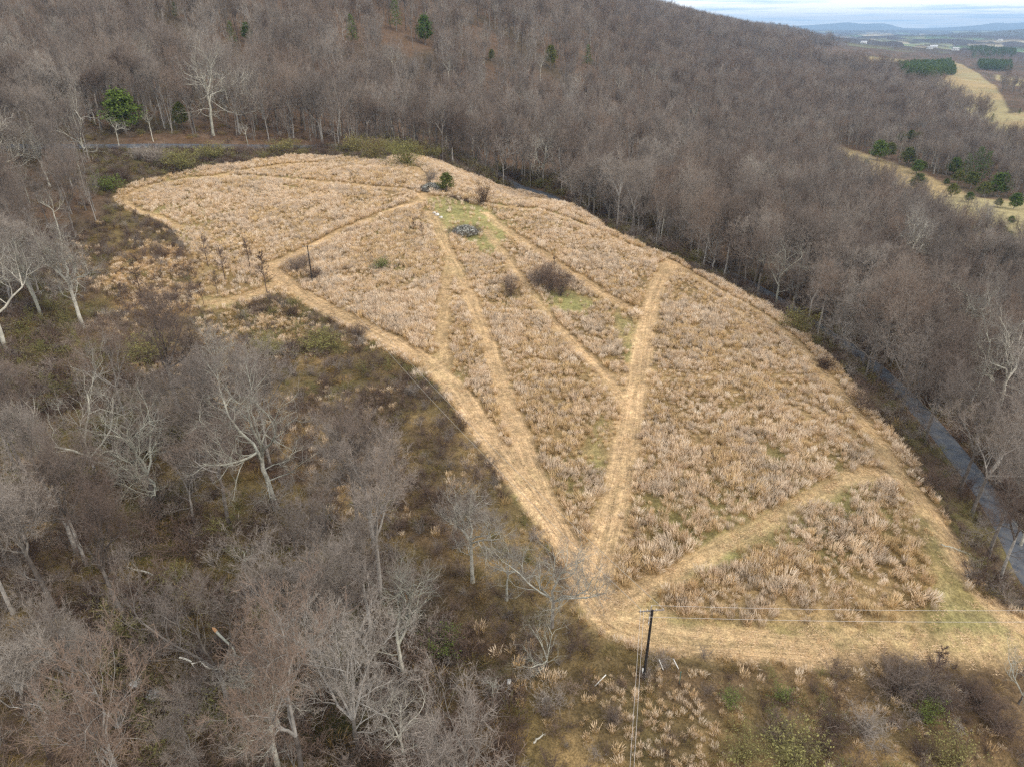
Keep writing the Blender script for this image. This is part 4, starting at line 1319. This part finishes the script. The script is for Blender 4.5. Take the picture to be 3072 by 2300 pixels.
def mesh_thing(name, cat, label, loc, parts, rz=0, group=None, scale=None):
    """parts: (name, mesh, kind or None)"""
    o = link(name, None, loc=loc)
    o.rotation_euler = (0, 0, rz)
    if scale: o.scale = scale
    o['label'] = label; o['category'] = cat
    if group: o['group'] = group
    for nm, me_, kd in parts:
        c = link(nm, me_, o)
        if kd: c['kind'] = kd
    return o


# shrubs: (px, py base, width px, height px, kind, label)
SHM = {}


def shrub_parts(kind, k):
    key = (kind, k)
    if key not in SHM:
        H, W = 2.0, 1.6
        if kind == 'vase':
            tw, _ = shrub(900 + k, 2.0, 1.5, 46, .018, 12)
            st_ = MB(); st_.tube([[0, 0, -.5], [0, 0, .1]], [.06, .045], 6)
            SHM[key] = [('stem', st_.mesh('stem', [M['dark_twig']]), None), ('twigs', tw.mesh('twigs', [M['dark_twig']]), None)]
        elif kind in ('dark', 'grey', 'red', 'brown'):
            tw, _ = shrub(910 + k, 2.0, 2.0, 70, .016, 12)
            mt = {'dark': M['dark_twig'], 'grey': M['twig'], 'red': M['twig'], 'brown': M['dark_twig']}[kind]
            st_ = MB()
            r = np.random.default_rng(k)
            for q in range(9):
                a_ = r.uniform(0, 6.28); st_.tube([[0, 0, -.1], [math.cos(a_) * .35, math.sin(a_) * .35, .7], [math.cos(a_) * .8, math.sin(a_) * .8, 1.3]], [.035, .02, .008], 4)
            SHM[key] = [('stems', st_.mesh('stems', [M['bark']]), None), ('twigs', tw.mesh('twigs', [mt]), None)]
        elif kind == 'olive':
            tw, bd = shrub(930 + k, 2.0, 2.0, 60, .016, 11, 1500)
            SHM[key] = [('twigs', tw.mesh('twigs', [M['olive_twig']]), None), ('buds', bd.mesh('buds', [M['bud']]), None)]
        elif kind == 'green':
            tw, bd = shrub(950 + k, 2.0, 1.7, 40, .02, 8, 2600)
            SHM[key] = [('twigs', tw.mesh('twigs', [M['dark_twig']]), None), ('leaves', bd.mesh('leaves', [M['bright']]), None)]
    return SHM[key]


SHR = [
    (1075, 462, 52, 40, 'olive', 'yellowish-olive bush at the top edge of the field, leftmost of its row'),
    (1120, 482, 50, 46, 'olive', 'rounded yellowish-olive bush second from left in the row at the field top'),
    (1182, 470, 52, 38, 'olive', 'yellowish-olive bush in the middle of the row at the field top'),
    (1216, 498, 62, 52, 'olive', 'largest yellowish-olive bush, sitting lowest of the row at the field top'),
    (1248, 468, 46, 30, 'olive', 'small olive bush at the right end of the row at the field top'),
    (1300, 478, 36, 28, 'olive', 'small olive bush beside the trees right of the field top'),
    (560, 508, 70, 44, 'olive', 'olive bush by the back left rim of the field'),
    (475, 492, 74, 50, 'grey', 'wide grey-brown bush left of the olive bush at the back left rim'),
    (418, 478, 58, 36, 'grey', 'grey-brown bush nearest the left part of the far road'),
    (320, 575, 66, 44, 'green', 'greenish bush at the left tip of the field'),
    (370, 545, 60, 46, 'brown', 'brown bush above the left tip of the field'),
    (640, 478, 60, 34, 'olive', 'low olive bush between the far road and the field rim'),
    (730, 466, 60, 30, 'brown', 'low brown bush between the far road and the field rim'),
    (850, 458, 60, 28, 'olive', 'small olive bush below the far road where it meets the trees'),
    (960, 452, 62, 30, 'brown', 'brown bush just left of the yellowish bushes'),
    (2400, 1000, 92, 66, 'olive', 'big olive-grey bush between the right rim of the field and the road'),
    (2590, 1228, 92, 62, 'dark', 'dark brown bush at the right rim of the field beside the road'),
    (2470, 1105, 70, 40, 'brown', 'low brown bush between road and field above the dark brown bush'),
    (2795, 1465, 100, 60, 'dark', 'dark tangled bush beside the road at the widest brush strip'),
    (1612, 858, 66, 56, 'grey', 'pale grey leftmost bush of the thicket in the middle of the field'),
    (1650, 872, 72, 66, 'dark', 'dark central bush of the thicket in the middle of the field'),
    (1682, 888, 66, 72, 'dark', 'dark front bush of the thicket in the middle of the field'),
    (1640, 848, 62, 60, 'brown', 'brown back bush of the thicket in the middle of the field'),
    (1706, 842, 26, 22, 'dark', 'small dark bush at the right end of the thicket in the field'),
    (1531, 893, 44, 60, 'vase', 'small upright vase-shaped shrub left of the field thicket'),
    (1449, 616, 46, 56, 'vase', 'lone vase-shaped bare shrub right of the brush heap on the green patch'),
    (890, 812, 60, 40, 'grey', 'grey tangled bush left of the second utility pole'),
    (945, 838, 58, 36, 'dark', 'dark tangled bush at the foot of the second utility pole'),
    (918, 800, 52, 34, 'grey', 'low grey bush behind the second utility pole'),
    (1144, 808, 48, 30, 'green', 'solitary green bush in the middle of the left part of the field'),
    (1292, 548, 44, 36, 'grey', 'thin grey bush behind the left stone heap'),
    (2192, 2112, 62, 52, 'green', 'round green bush below the mown track at lower right, the leftmost'),
    (2342, 2098, 58, 50, 'green', 'upper right one of two green bushes close together at lower right'),
    (2322, 2150, 42, 36, 'green', 'small green bush just below its larger twin at lower right'),
    (2780, 2168, 70, 84, 'green', 'upright green bush among dark brush near the lower right corner'),
    (2690, 2075, 150, 110, 'grey', 'big purplish-grey bush beside the mown grass, left half of the pair'),
    (2770, 2085, 140, 95, 'grey', 'big purplish-grey bush beside the mown grass, right half of the pair'),
    (2830, 2120, 110, 60, 'brown', 'brown bush right below the big purplish-grey pair'),
    (2490, 2195, 120, 70, 'brown', 'brown bush left of the grey tangle at lower right'),
    (2590, 2205, 130, 80, 'grey', 'grey tangled bush in the lower right brush'),
    (2470, 2255, 110, 70, 'dark', 'dark bush at the bottom of the lower right brush'),
    (2330, 2215, 140, 80, 'brown', 'brown bush under the two green bushes'),
    (2390, 2300, 180, 90, 'olive', 'wide olive bush cut by the bottom edge at lower right'),
    (2220, 2270, 120, 70, 'olive', 'olive bush at the bottom edge left of the wide olive bush'),
    (2850, 2290, 130, 80, 'olive', 'olive dome bush at the bottom right edge'),
    (2755, 2265, 80, 60, 'dark', 'dark round bush left of the olive dome at the bottom right'),
    (2930, 2110, 120, 70, 'brown', 'brown bush next to the small pale crooked tree at the right edge'),
    (2985, 2190, 130, 80, 'dark', 'dark brush mound at the right edge under the pale crooked tree'),
    (1835, 2160, 66, 50, 'red', 'small reddish dome-shaped shrub left of the front utility pole'),
    (790, 940, 60, 30, 'dark', 'dark bush just outside the left trail corner below the saplings'),
    (880, 950, 56, 34, 'dark', 'dark bush under the left trail right of the saplings'),
    (960, 1048, 110, 50, 'olive', 'light olive bush in the brush below the left trail'),
    (810, 1060, 80, 44, 'olive', 'olive bush among brown grass below the sapling corner'),
    (440, 1085, 130, 70, 'olive', 'mossy olive bush in the brush below the orange clearing'),
    (520, 905, 60, 32, 'dark', 'small dark round bush in the orange clearing'),
    (1075, 1010, 70, 40, 'grey', 'greyish bush right of the light olive bush below the left trail'),
    (1380, 1640, 90, 50, 'brown', 'ochre brown bush beside the lichen-covered small tree'),
    (1330, 1960, 90, 70, 'green', 'green bramble patch between the lower woods and the trail fork trees'),
]
SIZE0 = {'vase': (2.0, 2.2), 'dark': (2.9, 2.3), 'grey': (2.9, 2.3), 'red': (2.9, 2.3), 'brown': (2.9, 2.3), 'olive': (2.5, 2.2), 'green': (2.4, 2.2)}
kk = 0
for px, py, wpx, hpx, kind, lab in SHR:
    x, y, z = at(px, py)
    m_ = mpp(px, py); w0, h0 = SIZE0[kind]
    if kind == 'olive' and py < 520: wpx, hpx = wpx * 1.35, hpx * 1.15
    sw, sh = wpx * m_ / w0, hpx * m_ / .84 / h0
    nmn = {'olive': 'olive_bush', 'green': 'green_bush', 'vase': 'bare_shrub'}.get(kind, 'bare_bush')
    mesh_thing(nmn, 'bush', lab, (x, y, z), shrub_parts(kind, kk % 3), rng.uniform(0, 6.28), 'bushes around the field', (sw, sw, sh))
    kk += 1

# saplings with thin crowns
SAP = []
for k in range(3):
    r = np.random.default_rng(960 + k)
    tr, tw = MB(), MB()
    tr.tube([[0, 0, -.2], [.05, .02, 2.5], [0, .1, 5.2], [.1, 0, 8]], [.10, .085, .06, .02], 6)
    p0, p1 = [], []
    for q in range(46):
        f = r.uniform(.28, .97); a_ = r.uniform(0, 6.28); L = (1 - f) * 2.2 + .5
        b0 = np.array([0, 0, 8 * f]); d = unit(np.array([math.cos(a_), math.sin(a_), r.uniform(.5, 1.3)]))
        e = b0 + d * L; p0.append(b0); p1.append(e)
        for _ in range(16):
            g = r.uniform(.2, 1); s0 = b0 * (1 - g) + e * g; p0.append(s0); p1.append(s0 + unit(d + r.normal(size=3) * .6) * L * .4)
    tw.blades(np.array(p0), np.array(p1), .045)
    SAP.append((tr.mesh('trunk', [M['dark_twig']], True), tw.mesh('crown', [M['dark_twig']])))
for k, (px, py, top, lab) in enumerate([
        (678, 849, 735, 'dark slim sapling standing at the left trail corner'), (803, 888, 755, 'grey sapling on the corner of the left trail, nearest to the trail'),
        (752, 810, 715, 'faint thin sapling between the two dark saplings at the left corner'), (612, 915, 840, 'small thin sapling in the orange clearing'),
        (425, 890, 780, 'thin sapling at the left rim of the orange clearing'), (655, 890, 810, 'second small thin sapling in the orange clearing'),
        (625, 800, 700, 'twiggy brown sapling at the lower left rim of the field'), (1243, 705, 655, 'thin weed stalk sapling in the grass left of the front stone heap'),
        (1266, 715, 665, 'dark weed stalk sapling in the grass left of the front stone heap'), (1663, 812, 765, 'bare dead stem rising from the thicket in the field'),
        (2775, 2080, 1940, 'dark upright sapling in the big purplish-grey bush'), (2520, 470, 445, 'little bare sapling in the cedar clearing')]):
    x, y, z, h = base_top(px, py, top)
    thing_tree('sapling', SAP[k % 3], x, y, z, max(h, 2.0), rng.uniform(0, 6), lab, 'sapling', 'saplings', h0=8.0)

# evergreens
EV = {}


def evergreen(kind, k):
    if (kind, k) not in EV:
        tr, nd = conifer(1000 + k, 10.0, kind)
        EV[(kind, k)] = (tr.mesh('trunk', [M['bark']]), nd.mesh('crown', [M['cedar' if kind == 'cedar' else 'pine']]))
    return EV[(kind, k)]


for k, (px, py, top, kind, lab) in enumerate(EVG):
    x, y, z, h = base_top(px, py, top)
    h = min(max(h, 2.5), 26) * (1.25 if px > 2400 and py > 430 else 1.0)
    wd_ = 1.45 if kind == 'cedar' and px > 2400 and k not in (23, 24, 25) else 1.0
    if k < 2: wd_ = 1.4
    if k == 1: EV[('cedar', 1)] = (evergreen('cedar', 4)[0], conifer(1004, 10.0, 'cedar')[1].mesh('crown', [M['pine']]))
    thing_tree('cedar' if kind == 'cedar' else 'pine_tree', evergreen(kind, k % 3), x, y, z - .3, h, rng.uniform(0, 6.28), lab, 'evergreen tree', 'evergreen trees', wd_, h0=10.0)

# pine plantation and other far evergreen woods
pine_far = []
for k in range(3):
    tr, nd = conifer(1100 + k, 18.0, 'pine', 1)
    o_, ix = merge(tr, nd)
    pine_far.append(o_.mesh('far_pine', [M['bark'], M['pine']], False, ix))
pc = proto_col('far_pine', pine_far)
PXs, PYs = [], []
for poly, s_g in ((PL([(1935, 150), (2050, 140), (2062, 162), (2010, 172), (1960, 168)]), 6.5), (PL([(2110, 140), (2180, 142), (2185, 154), (2120, 152)]), 8), (PL([(2085, 112), (2190, 112), (2190, 132), (2100, 130)]), 30)):
    x0, y0 = poly.min(0); x1, y1 = poly.max(0)
    a_, b_ = jitter(x0, x1, y0, y1, s_g, 5)
    q = inside(a_, b_, poly); PXs.append(a_[q]); PYs.append(b_[q])
a_, b_ = np.concatenate(PXs), np.concatenate(PYs)
print('far pines', len(a_))
if len(a_) > 9000:
    q = rng.choice(len(a_), 9000, replace=False); a_, b_ = a_[q], b_[q]
hs = rng.uniform(.8, 1.15, len(a_))
scatter('pine_plantation', 'dense dark green pine plantation beside the distant meadow', np.stack([a_, b_, hgt(a_, b_)], -1),
        np.stack([0 * a_, 0 * a_, rng.uniform(0, 6.28, len(a_))], -1), np.stack([hs * 1.3, hs * 1.3, hs], -1), rng.integers(0, 3, len(a_)), pc)


# stone heaps
def stone_heap(px, py, wpx, dep_m, hgt_m, lab, seed, pale=.7):
    r = np.random.default_rng(seed)
    x, y, z = at(px, py)
    w = wpx * mpp(px, py) / 2
    st_, sk = MB(), MB()
    for q in range(900):
        a_ = r.uniform(0, 6.28); rr = math.sqrt(r.random())
        c = np.array([math.cos(a_) * rr * w * .85, math.sin(a_) * rr * dep_m * .85, hgt_m * (1 - rr ** 2) * r.uniform(.8, 1.05) + .05])
        sz = r.uniform(.12, .34) * np.array([1, r.uniform(.6, 1), r.uniform(.4, .8)])
        th_ = r.uniform(0, 3.14); R3 = np.array([[math.cos(th_), -math.sin(th_), .2], [math.sin(th_), math.cos(th_), -.2], [.1, .2, 1]])
        # rough six-sided stone
        v = np.array([[0, 0, 1], [0, 0, -.8], [1, 0, .1], [.3, .95, 0], [-.8, .6, .1], [-.9, -.5, 0], [.2, -1, .05]]) * (1 + r.normal(size=(7, 1)) * .15) * sz
        v = v @ R3.T + c
        f = []
        ring = [2, 3, 4, 5, 6]
        for i_ in range(5):
            f.append([ring[i_], ring[(i_ + 1) % 5], 0, 0]); f.append([ring[(i_ + 1) % 5], ring[i_], 1, 1])
        st_.V.append(v); st_.F.append(np.array(f) + st_.n); st_.n += 7
    n = 800
    a_ = r.uniform(0, 6.28, n) if pale > .5 else r.uniform(1.5, 5, n); rr = r.uniform(.6, 1.12, n)
    c = np.stack([np.cos(a_) * rr * w, np.sin(a_) * rr * dep_m, r.uniform(.05, 1.1, n)], -1)
    d = r.normal(size=(n, 3)) * np.array([1, 1, .5]); d /= np.linalg.norm(d, axis=1)[:, None]
    sk.blades(c - d * .7, c + d * r.uniform(.3, 1.0, (n, 1)), .05)
    # drop degenerate doubled corners: triangles as quads are split by Blender on evaluation
    vs, fs = np.concatenate(st_.V), np.concatenate(st_.F)[:, :3]
    mesh_thing('stone_heap', 'stone heap', lab, (x, y, z), [('stones', make_mesh('stones', vs, fs, [M['stone_pale']]), 'stuff'), ('brush', sk.mesh('brush', [M['brush_stick']]), 'stuff')], group='stone heaps on the green patch')


M['brush_stick'] = rnd_mat('grey_brush_sticks', [(0, (0.10, 0.08, 0.07)), (1, (0.13, 0.105, 0.09))])
mst, t, b = mat('lichened_field_stone', .95, .1)
gi_ = N(t, 'ShaderNodeNewGeometry'); rs_ = ramp(t, [(0, (0.09, 0.085, 0.075)), (.45, (0.22, 0.21, 0.18)), (.8, (0.36, 0.35, 0.31)), (1, (0.52, 0.50, 0.45))])
t.links.new(gi_.outputs['Random Per Island'], rs_.inputs[0]); t.links.new(rs_.outputs[0], b.inputs['Base Color'])
M['stone_pale'] = mst
stone_heap(1295, 570, 84, 3.6, 2.1, 'long heap of pale stones left of the lone cedar', 1)
stone_heap(1396, 698, 96, 4.4, 1.9, 'oval heap of pale stones ringed with dead branches, below the cedar', 2)

br = MB(); r = np.random.default_rng(44)
x0, y0, z0 = at(1350, 590); x1, y1, z1 = at(1420, 610)
n = 700
f = r.random(n)[:, None]; c = np.array([[0, 0, 0.]]) * (1 - f) + np.array([[x1 - x0, y1 - y0, z1 - z0]]) * f + r.normal(size=(n, 3)) * np.array([.8, .8, 0]) + np.array([0, 0, .1]) + np.abs(r.normal(size=(n, 1))) * np.array([0, 0, .4])
d = r.normal(size=(n, 3)) * np.array([1, 1, .4]); d /= np.linalg.norm(d, axis=1)[:, None]
br.blades(c, c + d * r.uniform(.5, 1.4, (n, 1)), .06)
lg = MB()
for q in range(5):
    f = (q + .5) / 5; cc = np.array([x1 - x0, y1 - y0, z1 - z0]) * f; a_ = r.uniform(0, 3.1)
    dv = np.array([math.cos(a_), math.sin(a_), .05]) * 1.5
    lg.tube([cc - dv + [0, 0, .3], cc + [0, 0, .35], cc + dv + [0, 0, .3]], [.14, .12, .07], 6)
mesh_thing('brush_heap', 'brush heap', 'dark line of cut brush and logs running right from the cedar', (x0, y0, z0),
           [('logs', lg.mesh('logs', [M['dark_twig']]), 'stuff'), ('branches', br.mesh('branches', [M['dark_twig']]), 'stuff')])


def rock(px, py, size, lab, seed):
    r = np.random.default_rng(seed)
    x, y, z = at(px, py)
    import bmesh
    bm_ = bmesh.new(); bmesh.ops.create_icosphere(bm_, subdivisions=2, radius=size)
    for v in bm_.verts:
        v.co *= 1 + r.normal() * .13
        v.co.z = v.co.z * .55 + size * .2
    me_ = bpy.data.meshes.new('rock'); bm_.to_mesh(me_); bm_.free(); me_.materials.append(M['white_rock'])
    o = link('rock', me_, loc=(x, y, z)); o['label'] = lab; o['category'] = 'rock'; o['group'] = 'pale rocks'


M['white_rock'] = rnd_mat('white_quartz_rock', [(0, (0.48, 0.45, 0.42)), (1, (0.60, 0.57, 0.53))], noise_scale=2)
for q, (px, py, sz, lab) in enumerate([(1303, 640, .6, 'white rock, upper one of three at the left rim of the green patch'), (1312, 646, .75, 'white rock, middle one of three at the left rim of the green patch'),
                                       (1323, 653, .55, 'white rock, lower right one of three at the left rim of the green patch'), (232, 1612, .45, 'pale rock in the ochre glade at far left, left of the pair'),
                                       (224, 1600, .35, 'pale rock in the ochre glade at far left, right of the pair'), (465, 2085, .8, 'large mossy rock under the bare trees at lower left'),
                                       (408, 2050, .6, 'grey rock left of the large mossy rock at lower left'), (355, 2175, .35, 'small pale rock near the bottom left'), (590, 875, .4, 'pale rock in the orange clearing'),
                                       (1098, 2062, .45, 'whitish rock lying in the lower woods by the stout trunk')]):
    rock(px, py, sz, lab, 50 + q)


# utility poles and wires
def utility_pole(x, y, z, h, arms, lab, box=False):
    o = link('utility_pole', None, loc=(x, y, z))
    o['label'] = lab; o['category'] = 'utility pole'; o['group'] = 'wooden utility poles'
    p = MB(); p.tube([[0, 0, -.5], [0, 0, h * .5], [0, 0, h]], [.16, .14, .11], 12); p.cap((0, 0, h), .13, 12)
    link('pole', p.mesh('pole', [M['wood']]), o)
    for a_, zz, off in arms:
        am = MB(); c, s_ = math.cos(a_), math.sin(a_)
        am.box((-s_ * .18, c * .18, zz), (1.25, .055, .06), [[c, -s_, 0], [s_, c, 0], [0, 0, 1]])
        arm = link('crossarm', am.mesh('crossarm', [M['arm']]), o)
        for q in (-1.12, -.45, .45, 1.12):
            im = MB(); bx_, by_ = -s_ * .18 + c * q, c * .18 + s_ * q
            im.tube([[bx_, by_, zz + .06], [bx_, by_, zz + .11], [bx_, by_, zz + .15], [bx_, by_, zz + .2], [bx_, by_, zz + .25]], [.02, .05, .035, .055, .02], 8)
            link('insulator', im.mesh('insulator', [M['white']]), arm)
        for q in (-1, 1):
            bm_ = MB(); bm_.tube([[0, 0, zz - .65], [-s_ * .18 + c * .6 * q, c * .18 + s_ * .6 * q, zz - .05]], [.018, .018], 4)
            link('brace', bm_.mesh('brace', [M['arm']]), o)
    if box:
        bm_ = MB(); bm_.box((-.2, -.02, 1.1), (.06, .06, .35)); link('guard_strip', bm_.mesh('guard_strip', [M['white']]), o)
    return o


x1, y1, z1, h1 = base_top(1931, 2032, 1830); h1 = 9.6
x2, y2, z2, h2 = base_top(938, 852, 745); h2 = 9.8
ang = math.atan2(y2 - y1, x2 - x1)
utility_pole(x1, y1, z1, h1, [(0.1, h1 - .25, 0), (math.pi / 2 - .3, h1 - .75, 0)], 'tall dark wooden utility pole beside the mown track at lower right of centre', True)
utility_pole(x2, y2, z2, h2, [(0.15, h2 - .3, 0)], 'distant utility pole with crossarm in the left part of the field')
x3, y3 = 84.0, 50.5; z3 = float(hgt(x3, y3)); h3 = z1 + h1 - 2.3 - z3
x4, y4 = -6.3, -45.0; z4 = float(hgt(x4, y4))
utility_pole(x3, y3, z3, h3 + .3, [(math.pi / 2 - .3, h3, 0)], 'utility pole outside the right edge carrying the two pale wires')
utility_pole(x4, y4, z4, 10.0, [(0.1, 9.7, 0)], 'utility pole below the picture carrying the lines from the front pole')


def wire(a_, b_, sag, lab, mt, rad=.022):
    a_, b_ = np.array(a_), np.array(b_)
    t_ = np.linspace(0, 1, 40)[:, None]
    p = a_ * (1 - t_) + b_ * t_; p[:, 2] -= sag * 4 * (t_[:, 0] * (1 - t_[:, 0]))
    m = MB(); m.tube(p - a_, np.full(40, rad), 5)
    o = link('power_line', m.mesh('power_line', [mt]), loc=tuple(a_)); o['label'] = lab; o['category'] = 'power line'; o['group'] = 'power lines between the poles'


c3, s3 = math.cos(math.pi / 2 - .3), math.sin(math.pi / 2 - .3)
for q, lab in ((1.12, 'upper of two pale wires running right from the front utility pole'), (-.45, 'lower of two pale wires running right from the front utility pole')):
    wire((x1 - s3 * .18 + c3 * q, y1 + c3 * .18 + s3 * q, z1 + h1 - .5), (x3 + c3 * q, y3 + s3 * q, z3 + h3 + .25), .8, lab, M['wire'], .016)
for q, lab in ((-1.12, 'left wire running from the front pole down past the bottom edge'), (-.80, 'right wire running from the front pole down past the bottom edge')):
    wire((x1 + q, y1 + .18, z1 + h1), (x4 + q, y4, z4 + 9.95), 1.6, lab, M['wire'], .014)
for q, lab in ((-1.12, 'left wire between the front pole and the distant pole'), (1.12, 'right wire between the front pole and the distant pole')):
    wire((x1 + q, y1 + .18, z1 + h1), (x2 + q, y2 + .18, z2 + h2 - .05), 3.2, lab, M['dark_wire'], .02)

# pipes and stake beside the pole
for (bx_, by_), (tx_, ty2), lab in (((1989, 2009), (1977, 1977), 'leaning white pipe right of the front pole, left of two'), ((2035, 2007), (2020, 1975), 'leaning white pipe right of the front pole, right of two'),
                                    ((1785, 2058), (1817, 2028), 'white pipe lying in the brush left of the front pole')):
    x, y, z = at(bx_, by_)
    d_ = ray(tx_, ty2); D_ = y / d_[1] + .12
    e = d_ * D_ + np.array([0, 0, H_CAM]) - np.array([x, y, z])
    if tx_ > bx_:
        q = at(tx_, ty2); e = np.array([q[0] - x, q[1] - y, q[2] - z + .25])
    m = MB(); m.tube([(0, 0, .1), tuple(e * .5 + [0, 0, .05]), tuple(e)], [.055, .055, .055], 8)
    o = link('white_pipe', m.mesh('white_pipe', [M['white']]), loc=(x, y, z)); o['label'] = lab; o['category'] = 'pipe'; o['group'] = 'white plastic pipes by the pole'
x, y, z = at(2037, 2050)
m = MB(); m.tube([(0, 0, -.2), (.02, 0, .9), (-.02, 0, 1.75)], [.045, .045, .04], 6); m.box((-.02, 0, 1.75), (.08, .03, .05))
o = link('metal_stake', m.mesh('metal_stake', [M['metal']]), loc=(x, y, z)); o['label'] = 'thin greenish metal stake standing just below the right white pipe'; o['category'] = 'stake'
x, y, z = at(1527, 2058)  # pale concrete slab, tilted on a short prop
m = MB(); m.box((0, 0, .35), (.22, .5, .07), [[1, 0, .1], [0, .8, -.6], [0, .6, .8]]); m.box((0, .1, .18), (.05, .05, .25))
o = link('concrete_slab', m.mesh('concrete_slab', [M['white_rock']]), loc=(x, y, z)); o['label'] = 'pale concrete board propped in the brush below the leaning white tree'; o['category'] = 'slab'


# fallen branches
def fallen(pa, pb, lab, za=.4, zb=.4, split=False, seed=0, rad=.11):
    r = np.random.default_rng(seed)
    a_, b_ = np.array(at(*pa)) + [0, 0, za], np.array(at(*pb)) + [0, 0, zb]
    L = np.linalg.norm(b_ - a_)
    t_ = np.linspace(0, 1, 7)[:, None]
    p = (b_ - a_) * t_ + r.normal(size=(7, 3)) * .04 * L * np.sin(t_ * math.pi)
    o = link('fallen_branch', None, loc=tuple(a_)); o['label'] = lab; o['category'] = 'fallen branch'; o['group'] = 'pale fallen branches'
    m = MB(); m.tube(p, np.linspace(rad, rad * .35, 7), 7); link('limb', m.mesh('limb', [M['pale_bark']], True), o)
    k_ = MB()
    for i in range(2, 7):
        for _ in range(2):
            d = unit((b_ - a_) / L + r.normal(size=3) * .6) * L * r.uniform(.12, .3)
            k_.tube([p[i], p[i] + d * .5, p[i] + d + r.normal(size=3) * .05 * L], [rad * .35, rad * .22, .012], 4)
    link('branches', k_.mesh('branches', [M['pale_bark']]), o)
    if split:
        q = MB(); q.tube([p[0] - (b_ - a_) / L * .6, p[0] - (b_ - a_) / L * .2, p[0] + (b_ - a_) / L * .3], [.02, rad * 1.2, rad * 1.05], 6); link('torn_end', q.mesh('torn_end', [M['split_wood']]), o)


fallen((662, 1948), (755, 2030), 'torn pale limb with an orange broken end hanging in the lower left woods', 3.0, 1.6, True, 1, .16)
fallen((462, 1733), (385, 1710), 'pale stick lying above the large mossy rock in the left woods', .5, .6, False, 2)
fallen((865, 1728), (806, 1712), 'whitish bent branch in the middle of the lower woods', 1.2, 1.4, False, 3)
fallen((880, 1782), (925, 1772), 'curved pale branch right below the whitish bent branch', 1.2, 1.0, False, 4)
fallen((738, 955), (732, 942), 'short white stick standing in grass below the orange clearing', .2, .8, False, 5)
fallen((700, 2112), (830, 2155), 'long grey fallen limb at the foot of the swollen trunk', .5, .4, False, 6, .14)
fallen((2820, 1640), (2900, 1670), 'pale fallen branch at the edge of the brush by the lower right road', .5, .7, False, 7, .10)
fallen((1600, 2235), (1630, 2210), 'greyish fallen branch near the bottom below the reddish dome shrub', .4, .4, False, 8)
fallen((560, 2040), (645, 2052), 'bent bare pole arching over the brush at lower left', 3.5, 2.5, False, 9)
fallen((2560, 1125), (2600, 1128), 'dark fallen log beside the road bank', .3, .3, False, 10)

# one big pampas-like tuft in the brush
x, y, z = at(1256, 1138)
bt = tuft(990, 150, 2.0, 1.1)
o = link('grass_clump', bt.mesh('grass_clump', [M['tuft']]), loc=(x, y, z)); o['label'] = 'single pale straw clump standing out in the dark brush under the left trail'; o['category'] = 'grass clump'

# far farm buildings
M['paint'] = rnd_mat('white_farm_paint', [(0, (0.78, 0.78, 0.76)), (1, (0.8, 0.8, 0.78))])
M['tin'] = rnd_mat('grey_tin_roof', [(0, (0.42, 0.43, 0.45)), (1, (0.55, 0.55, 0.56))], .5, .3)
for px, py, L, lab in ((2798, 147, 34, 'white farm building in the far valley, left of the valley group'), (2812, 143, 22, 'white barn second in the far valley group'),
                       (2786, 158, 20, 'small white building nearest in the far valley group'), (2998, 127, 30, 'white farmhouse on the far right valley meadow'),
                       (2590, 132, 26, 'white building at the foot of the blue wooded ridge'), (2862, 164, 24, 'grey roofed shed at the near side of the valley floor')):
    x, y, z = at(px, py)
    w_, h_ = L * .45, L * .28
    o = link('farm_building', None, loc=(x, y, z)); o['label'] = lab; o['category'] = 'farm building'; o['group'] = 'farm buildings in the far valley'
    m = MB(); m.box((0, 0, h_ / 2), (L / 2, w_ / 2, h_ / 2 + .5)); link('wall', m.mesh('wall', [M['paint']]), o)
    v = np.array([[-L / 2 - 1, -w_ / 2 - 1, h_ + .2], [L / 2 + 1, -w_ / 2 - 1, h_ + .2], [-L / 2 - 1, w_ / 2 + 1, h_ + .2], [L / 2 + 1, w_ / 2 + 1, h_ + .2], [-L / 2 - 1, 0, h_ * 1.6], [L / 2 + 1, 0, h_ * 1.6]])
    link('roof', make_mesh('roof', v, np.array([[0, 1, 5, 4], [3, 2, 4, 5], [0, 2, 3, 1]]), [M['tin']]), o)
    for q in (-.3, 0, .3):
        m = MB(); m.box((L * q, -w_ / 2, h_ * .45), (L * .05, .12, h_ * .2)); link('window', m.mesh('window', [M['wood']]), o)
# ---------------------------------------------------------------- air
lo_z = float(gz.min()) - 1.0
hb, t, b = mat('haze_air')
t.nodes.remove(b)
pv = N(t, 'ShaderNodeVolumePrincipled'); pv.inputs['Color'].default_value = (0.46, 0.69, 1.0, 1)
pv.inputs['Density'].default_value = HAZE_DENSITY; pv.inputs['Anisotropy'].default_value = 0.0
out_ = [n for n in t.nodes if n.type == 'OUTPUT_MATERIAL'][0]
t.links.new(pv.outputs[0], out_.inputs['Volume'])
top_z = 325.0
hbm = MB(); hbm.box((0, 0, 0), (25500, 25500, (top_z - lo_z) / 2))
haze = link('haze', hbm.mesh('haze', [hb]), loc=(0, 0, (top_z + lo_z) / 2), kind='stuff', label='thin bluish air over the valley that fades the far hills')
